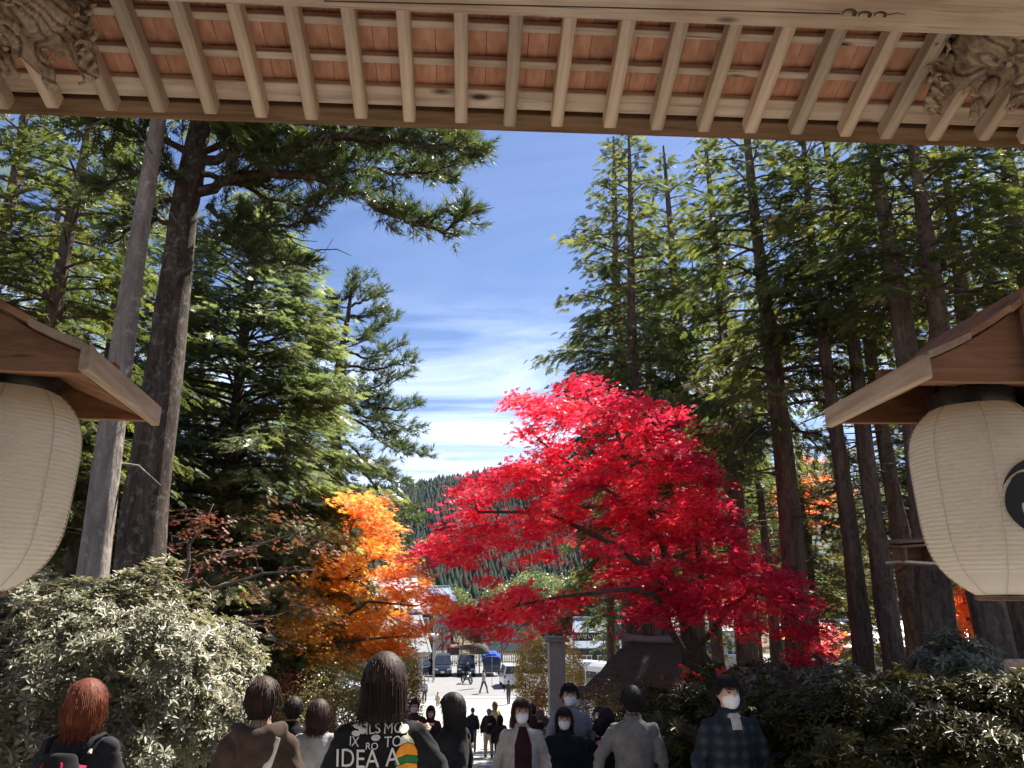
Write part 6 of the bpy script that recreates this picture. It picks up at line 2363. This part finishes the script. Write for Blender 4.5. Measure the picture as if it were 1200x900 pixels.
def backpack(parent, col, col2=None, z=1.17, s_=1.0):
    mb = MB()
    mb.tube([V3_(0, -.20, z - .22 * s_), V3_(0, -.215, z - .1 * s_), V3_(0, -.21, z + .08 * s_), V3_(0, -.18, z + .19 * s_)], [.135 * s_, .145 * s_, .14 * s_, .09 * s_], 16, ry=[.07, .085, .08, .05])
    mb.ell((0, -.275, z - .10), (.10 * s_, .04, .08 * s_))
    b_ = link_mesh('backpack', remesh(mb.mesh(), .018, 2, lambda q: .004 * noise.noise(q * 14)), cl(col), parent)
    if col2:
        bv = bvh_of(b_)
        for sg in (-1, 1):
            back_shape([(sg * .045, z + .16), (sg * .12, z + .12), (sg * .13, z - .06), (sg * .10, z - .2), (sg * .05, z - .2)], bv, 'panel', cl(col2), b_)
    for sg in (-1, 1):
        mb = MB(); mb.tube([V3_(sg * .10, -.16, z + .16), V3_(sg * .115, -.095, 1.425), V3_(sg * .12, .02, 1.438), V3_(sg * .125, .115, 1.36), V3_(sg * .15, .125, 1.17), V3_(sg * .16, -.02, z - .14), V3_(sg * .12, -.16, z - .18)], [.018] * 7, 6, ry=[.008] * 7)
        link_mesh('strap', mb.mesh('strap', smooth=True), cl(col), b_)
    return b_


PI_ = PI
GN = 'visitors walking down away from the gate'
GF_ = 'visitors climbing towards the gate'
GD = 'small figures far down the stairway and plaza'
blk = (.012, .012, .014)
# 1 orange bob
t_, to = person('person with an orange bob, black jacket and red-panelled backpack', 104, 797, 4.5, R(-4), tcol=(.018, .018, .022), hcol=(.12, .027, .010), hair='bob', group=GN, arms=('down', 'down'), hood=False)
backpack(t_, blk, (.42, .012, .05), z=1.18)
bv = bvh_of(to)
back_shape([(.075, 1.385), (.115, 1.375), (.118, 1.352), (.078, 1.362)], bv, 'patch', M['white'], to)
# 2 brown jacket
t_, to = person('person with short dark hair in a brown hooded jacket with a pale diagonal strap', 310, 793, 4.4, R(3), tcol=(.055, .036, .028), hcol=(.035, .018, .010), hair='short', group=GN, hood=True, sc_w=.98)
bv = bvh_of(to)
strap(bv, [(.115, 1.43), (.10, 1.38), (.08, 1.30), (.05, 1.22), (.02, 1.12), (-.03, 1.0), (-.08, .92)], .042, 'strap', cl((.62, .58, .52)), to)
# 3, 4 small pair
t_, to = person('person in a black jacket walking just right of the brown-jacketed one', 345, 816, 8.0, R(8), tcol=blk, hcol=(.02, .012, .01), hair='short', group=GN)
t_, to = person('person with a dark bob in a light grey coat beside the black-jacketed one', 374, 820, 7.4, R(-6), top='coat', tcol=(.30, .29, .29), hcol=(.03, .012, .012), hair='bob', coat=True, group=GN)
# 5 lettered jacket
t_, to = person('long-haired woman in a black jacket with white lettering on the back', 452, 765, 3.7, R(2), tcol=(.014, .014, .016), hcol=(.026, .013, .009), hair='long', group=GN, sc_w=1.02, hood=False, arms=('down', 'wide'))
bv = bvh_of(to)
prt = M['white'] if False else flat('cream print', (.62, .58, .52), .8)


def back_text(s, size, x, z, par, wide=1.0, rot=0.0):
    tm = text_mesh(s, size)
    c_, s2 = math.cos(rot), math.sin(rot)
    for v_ in tm.vertices:
        a_, b_ = v_.co.x * wide, v_.co.y
        v_.co = Vector((x + a_ * c_ - b_ * s2, 0, z + a_ * s2 + b_ * c_))
    on_back(tm, bv, .007)
    return link_mesh('lettering', tm, prt, par)


back_text('IDEA A', .105, -.055, 1.285, to, .86, .04)
back_text('TRUE', .09, -.045, 1.195, to, .9)
back_text('ILS', .058, -.035, 1.405, to, 1.0, .1)
back_text('MO', .062, .055, 1.405, to, .9)
back_text('IX', .055, -.115, 1.352, to, .9)
back_text('TO', .06, .055, 1.352, to, .9)
back_text('RO', .040, -.035, 1.338, to, 1.0)
for cx, cz, r1, r2 in ((-.105, 1.415, .024, .013), (-.082, 1.398, .018, .013), (-.11, 1.385, .02, .011), (.098, 1.40, .022, .018), (-.02, 1.372, .020, .012), (.105, 1.36, .02, .015), (-.07, 1.425, .015, .008)):
    back_shape([(cx + r1 * math.cos(a_), cz + r2 * math.sin(a_)) for a_ in [i * PI / 7 for i in range(14)]], bv, 'patch', prt, to)
ox = .115
for k_, (z0, z1, w0, w1, col) in enumerate(((1.375, 1.335, .004, .032, (.50, .52, .28)), (1.332, 1.285, .030, .046, (.75, .28, .03)), (1.282, 1.255, .044, .046, (.03, .16, .05)), (1.252, 1.205, .044, .040, (.75, .28, .03)), (1.202, 1.16, .04, .03, (.03, .16, .05)))):
    back_shape([(ox - w0, z0), (ox, z0 + .012), (ox + w0, z0), (ox + (w0 + w1) / 2 + .006, (z0 + z1) / 2), (ox + w1, z1), (ox, z1 + .012), (ox - w1, z1), (ox - (w0 + w1) / 2 - .006, (z0 + z1) / 2)], bv, 'patch', cl(col), to)
# 6 woman carrying skewers
t_, to = person('black-clad woman with dark hair holding a tray of red skewered dumplings', 531, 812, 7.2, R(58), tcol=blk, pcol=(.05, .07, .14), hcol=(.014, .01, .01), hair='mid', group=GN, coat=False, arms=('up', 'down'), sc_w=1.0)
# tray held in her left hand
hd = t_.matrix_basis
tl = empty('food_tray', (0, 0, 0), 'white tray of red dumpling skewers carried by the black-clad woman', 'tray')
wp = Vector((t_.location.x, t_.location.y, t_.location.z)) + Matrix.Rotation(t_.rotation_euler.z, 3, 'Z') @ Vector((-.11 * t_.scale.x, .33 * t_.scale.y, 1.40 * t_.scale.z))
tl.location = wp
mb = MB(); mb.loft([[(x * s_, y * s_, z) for x, y in ((-.13, -.08), (.13, -.08), (.13, .08), (-.13, .08))] for s_, z in ((.85, 0), (1, .025), (.97, .027), (.82, .006))]); link_mesh('tray', mb.mesh('tray'), M['white'], tl)
M['dango'] = flat('red glazed dumplings', (.50, .02, .03), .25)
for j in range(3):
    mb = MB()
    mb.tube([(-.14, -.05 + j * .045, .035), (.17, -.04 + j * .045, .05)], .0025, 5); link_mesh('skewer', mb.mesh('skewer'), M['palewood'], tl)
    for i in range(4):
        mb = MB(); mb.ell((-.115 + i * .045, -.05 + j * .046, .04 + .004 * i), (.022, .022, .021), 10, 8); link_mesh('dumpling', mb.mesh('dumpling', smooth=True), M['dango'], tl)
# 7-10 far walkers
t_, to = person('man in a black jacket and grey trousers walking down the far steps', 554, 829, 37, 0, tcol=(.02, .02, .022), pcol=(.16, .16, .16), hcol=(.05, .045, .04), hair='cropped', fine=False, stride=.12, group=GD)
t_, to = person('man in a black jacket with a white print and beige trousers on the steps', 573, 830, 31.6, 0, tcol=(.018, .016, .018), pcol=(.34, .30, .23), hcol=(.22, .20, .18), hair='cropped', fine=False, stride=-.10, group=GD, hood=True, sc_w=1.1)
bv = bvh_of(to)
tm = text_mesh('202', .09)
for v_ in tm.vertices: v_.co = Vector((v_.co.x + .02, 0, v_.co.y + 1.2))
on_back(tm, bv, .012); link_mesh('lettering', tm, M['white'], to)
t_, to = person('person in a yellow-beige top above the man with the printed jacket', 580, 822, 40, R(20), tcol=(.42, .33, .18), pcol=(.4, .38, .34), hcol=(.12, .06, .03), hair='bob', fine=False, group=GD)
t_, to = person('slight figure in grey between the beige top and the woman in the pale coat', 605, 826, 38, R(10), tcol=(.16, .16, .18), pcol=(.35, .36, .4), hair='short', fine=False, group=GD)
# 11 woman in beige coat
t_, to = person('masked woman in an open pale grey coat over a dark dress walking towards us', 611, 818, 8.2, PI_ + R(4), top='coat', tcol=(.34, .31, .28), pcol=(.03, .02, .02), hcol=(.035, .014, .012), hair='mid', mask=True, coat=True, inner=(.03, .012, .014), open_=True, group=GF_, arms=('down', 'down'), sc_w=1.02)
# 12 girl
t_, to = person('masked dark-haired girl in a black coat next to the woman in the pale coat', 661, 829, 8.6, PI_ - R(6), top='coat', tcol=(.012, .014, .02), hcol=(.02, .012, .012), hair='mid', mask=True, coat=True, group=GF_, arms=('down', 'pocket'), sc_w=1.08)
# 13 man behind
t_, to = person('tall masked man in a light grey jumper standing behind the girl in black', 667, 800, 9.6, PI_, top='jumper', tcol=(.22, .21, .22), hcol=(.02, .012, .010), hair='short', mask=True, group=GF_, arms=('pocket', 'fwdlow'), sc_w=1.02)
mb = MB(); mb.tube([V3_(-.06, .27, .82), V3_(-.10, .27, .98), V3_(-.16, .26, 1.10), V3_(-.20, .18, 1.14)], [.10, .14, .13, .06], 12, ry=[.05, .07, .07, .04])
link_mesh('folded_jacket', remesh(mb.mesh(), .02, 2, lambda q: .012 * noise.noise(q * 9)), cl(blk), t_)
# 14 grey jumper back
t_, to = person('man with his back to us in a grey jumper right of the girl in black', 740, 803, 7.2, R(-3), top='jumper', tcol=(.15, .143, .137), pcol=(.01, .01, .012), hcol=(.014, .010, .010), hair='short', group=GN, arms=('wide', 'down'), sc_w=1.0)
# 15 man in check
t_, to = person('masked young man in a dark checked jacket beside the right bushes', 851, 791, 6.3, PI_ + R(8), tcol=(.014, .018, .035), hcol=(.016, .012, .012), hair='short', mask=True, inner=(.45, .42, .38), inner_to=1.35, group=GF_, arms=('fwdlow', 'down'), sc_w=1.06)
m = to.data.materials[0]
ck, t2, b2 = mk('dark checked cloth')
c_ = t2.nodes.new('ShaderNodeTexCoord')
wv = []
for d_ in ('X', 'Z'):
    w_ = t2.nodes.new('ShaderNodeTexWave'); w_.bands_direction = d_; w_.inputs['Scale'].default_value = 3.6; w_.inputs['Distortion'].default_value = .4
    t2.links.new(c_.outputs['Object'], w_.inputs['Vector']); wv.append(w_)
ml_ = t2.nodes.new('ShaderNodeMath'); ml_.operation = 'ADD'; t2.links.new(wv[0].outputs['Fac'], ml_.inputs[0]); t2.links.new(wv[1].outputs['Fac'], ml_.inputs[1])
hf = t2.nodes.new('ShaderNodeMath'); hf.operation = 'MULTIPLY'; hf.inputs[1].default_value = .5; t2.links.new(ml_.outputs[0], hf.inputs[0])
t2.links.new(ramp(t2, [(.3, (.006, .008, .018)), (.6, (.01, .018, .026)), (.9, (.03, .04, .048))], hf.outputs[0]), b2.inputs['Base Color'])
b2.inputs['Roughness'].default_value = .9
to.data.materials.clear(); to.data.materials.append(ck)
a_, b_, c_2 = arm_pts(-1, 'fwdlow')
mb = MB(); mb.box((0, 0, 0), (.10, .16, .05), bev=.01); bb = link_mesh('orange_packet', mb.mesh('packet'), cl((.65, .20, .06)), None)
q = t_.location + Matrix.Rotation(t_.rotation_euler.z, 3, 'Z') @ Vector(((c_2.x + .06) * t_.scale.x, (c_2.y + .10) * t_.scale.y, (c_2.z + .0) * t_.scale.z))
bb.location = q; bb.rotation_euler = (R(20), R(10), R(30)); tag(bb, 'orange packet held by the masked young man in the checked jacket', 'packet')
# 16-19 plaza figures
t_, to = person('walker in a pale top striding across the road in front of the minivans', 567, 785, 65, R(-60), tcol=(.36, .35, .36), pcol=(.06, .06, .09), hair='short', fine=False, stride=.24, group=GD, arms=('swingf', 'swingb'), base=PLAZA)
t_, to = person('person in dark clothes with a bag standing at the near edge of the road', 596, 797, 58.6, R(15), tcol=(.045, .045, .04), pcol=(.07, .07, .08), hair='short', fine=False, stride=.1, group=GD, arms=('wide', 'wide'), base=PLAZA)
t_, to = person('person in a white shirt and dark trousers standing by the golden shrub', 498, 796, 60, PI_, top='shirt', tcol=(.45, .47, .52), pcol=(.05, .06, .12), hair='short', fine=False, group=GD, base=PLAZA)
t_, to = person('small child in a beige top on the landing', 513, 811, 58, R(30), tcol=(.45, .36, .24), pcol=(.40, .36, .3), hair='cropped', fine=False, group=GD, h=1.15, base=PLAZA)
# clusters lower down
for (u, v, Y, f_, tc, hc, hr, mk_, lab) in (
        (486, 819, 16, PI, (.05, .04, .04), (.03, .02, .018), 'short', True, 'masked person in dark brown coming up just right of the long-haired woman'),
        (505, 827, 18, PI, (.06, .04, .04), (.03, .02, .02), 'bob', True, 'masked person partly behind the black-clad woman on her left'),
        (541, 824, 20, PI + .2, (.05, .05, .07), (.03, .02, .02), 'short', False, 'person partly behind the black-clad woman on her right'),
        (624, 825, 19, .2, (.03, .03, .035), (.03, .02, .02), 'short', False, 'person in black behind the shoulder of the woman in the pale coat'),
        (633, 831, 15, 0, (.02, .02, .022), (.10, .09, .085), 'cropped', False, 'grey-haired person in black between the pale coat and the stone pillar'),
        (641, 838, 13, .1, (.13, .12, .14), (.04, .03, .03), 'short', False, 'person in a grey top in front of the stone pillar'),
        (586, 838, 24, 0, (.05, .045, .05), (.02, .015, .015), 'bob', False, 'person half hidden by the left sleeve of the pale coat'),
        (701, 828, 13, PI, (.30, .28, .27), (.04, .03, .03), 'short', True, 'masked person in a light top between the grey jumper and the tall man'),
        (710, 830, 10.5, 0, (.13, .10, .20), (.015, .012, .012), 'bob', False, 'person in a mauve top at the left elbow of the grey jumper'),
        (703, 842, 9.0, 0, (.015, .014, .017), (.012, .010, .010), 'short', False, 'short person in black holding something pink beside the grey jumper')):
    kk = dict(tcol=tc, hcol=hc, hair=hr, mask=mk_, group='people crowding the lower stairs', fine=Y < 12, arms=('fwd', 'fwd') if u == 703 else ('down', 'down'))
    t_, to = person(lab, u, v, Y, f_, **kk)
    if u == 703:
        pk_ = MB(); pk_.ell((0, 0, 0), (.07, .05, .03)); o_ = link_mesh('pink_bag', pk_.mesh('pink_bag', smooth=True), cl((.55, .16, .22)), None)
        o_.location = at(706, 871, 8.75); tag(o_, 'small pink bag held by the short person in black', 'bag')

# motorcyclist
p = at(547, 790, 72)
t_ = empty('motorcycle', (p.x, 72, PLAZA + .01), 'dark motorcycle rolling across the road in front of the minivans', 'motorcycle', None, R(30))
for yy in (-.68, .68):
    wl = empty('wheel', (0, yy, .31)); wl.parent = t_; wl.rotation_euler = (0, PI / 2, 0)
    mb = MB(); mb.lathe([(.22, -.05), (.29, -.05), (.31, 0), (.29, .05), (.22, .05)], 20, caps=False); link_mesh('tyre', mb.mesh('tyre', smooth=True), M['tyre'], wl)
    mb = MB(); mb.lathe([(.02, .04), (.05, .04), (.05, -.04), (.02, -.04)], 10)
    for k_ in range(6):
        a_ = k_ * PI / 3; mb.tube([(0, 0, 0), (.23 * math.cos(a_), .23 * math.sin(a_), 0)], .012, 4)
    link_mesh('rim', mb.mesh('rim'), M['metal'], wl)
mb = MB(); mb.tube([(0, -.35, .82), (0, -.1, .92), (0, .15, .84)], [.10, .16, .10], 12, ry=[.09, .12, .08]); link_mesh('tank', mb.mesh('tank', smooth=True), PT['black'], t_)
mb = MB(); mb.tube([(0, .1, .80), (0, .4, .82), (0, .78, .92)], [.11, .14, .07], 10, ry=[.05, .06, .04]); link_mesh('seat', mb.mesh('seat', smooth=True), M['tyre'], t_)
mb = MB(); mb.box((0, -.02, .48), (.30, .42, .36), bev=.05); link_mesh('engine', mb.mesh('engine'), M['metal'], t_)
mb = MB(); mb.tube([(-.07, -.68, .31), (-.07, -.42, .95)], .025, 6); mb.tube([(.07, -.68, .31), (.07, -.42, .95)], .025, 6); link_mesh('fork', mb.mesh('fork'), M['metal'], t_)
mb = MB(); mb.tube([(-.36, -.25, 1.05), (-.1, -.42, 1.0), (.1, -.42, 1.0), (.36, -.25, 1.05)], .018, 6); link_mesh('handlebar', mb.mesh('handlebar'), M['black'], t_)
mb = MB(); mb.ell((0, -.55, .88), (.1, .09, .1)); link_mesh('headlight', mb.mesh('headlight', smooth=True), M['lamp'], t_)
# rider, seated
rt = empty('person', (p.x, 72, PLAZA + .01), 'rider in black with a helmet sitting on the motorcycle', 'person', None, R(30) + PI)
mb = MB()
mb.tube([V3_(0, -.22, .88), V3_(0, -.14, 1.1), V3_(0, -.02, 1.32), V3_(0, .03, 1.40), V3_(0, .06, 1.50)], [.15, .15, .18, .14, .055], 12, ry=[.12, .11, .12, .10, .055])
mb.ell((0, .09, 1.58), (.08, .095, .11))
for s_ in (-1, 1):
    mb.tube([V3_(s_ * .17, 0, 1.34), V3_(s_ * .27, .10, 1.15), V3_(s_ * .33, .26, 1.08)], [.05, .042, .03], 8)
    hand(mb, V3_(s_ * .33, .26, 1.08), Vector((0, .2, -.05)), s_, False)
    mb.tube([V3_(s_ * .1, -.2, .88), V3_(s_ * .2, .15, .74), V3_(s_ * .18, -.02, .36)], [.085, .065, .045], 8)
    mb.tube([V3_(s_ * .18, -.06, .32), V3_(s_ * .18, .12, .30)], [.045, .03], 8)
link_mesh('body', remesh(mb.mesh(), .025, 2), cl(blk), rt)
mb = MB(); mb.ell((0, .085, 1.60), (.12, .14, .14), 16, 12); link_mesh('helmet', mb.mesh('helmet', smooth=True), PT['black'], rt)
mb = MB(); mb.ell((0, .15, 1.59), (.09, .082, .05), 12, 8); link_mesh('visor', mb.mesh('visor', smooth=True), M['glass'], rt)

# ================================================================ air
mb = MB(); mb.box((0, 480, 88), (2300, 1560, 196))
hz_ = mb.build('haze', None)
hm_ = bpy.data.materials.new('haze'); hm_.use_nodes = True
ht = hm_.node_tree; ht.nodes.clear()
ho_ = ht.nodes.new('ShaderNodeOutputMaterial'); pv = ht.nodes.new('ShaderNodeVolumePrincipled')
pv.inputs['Color'].default_value = (.62, .74, 1, 1); pv.inputs['Density'].default_value = .00004; pv.inputs['Anisotropy'].default_value = .25
ht.links.new(pv.outputs[0], ho_.inputs['Volume'])
hz_.data.materials.append(hm_)
tag(hz_, kind='stuff')
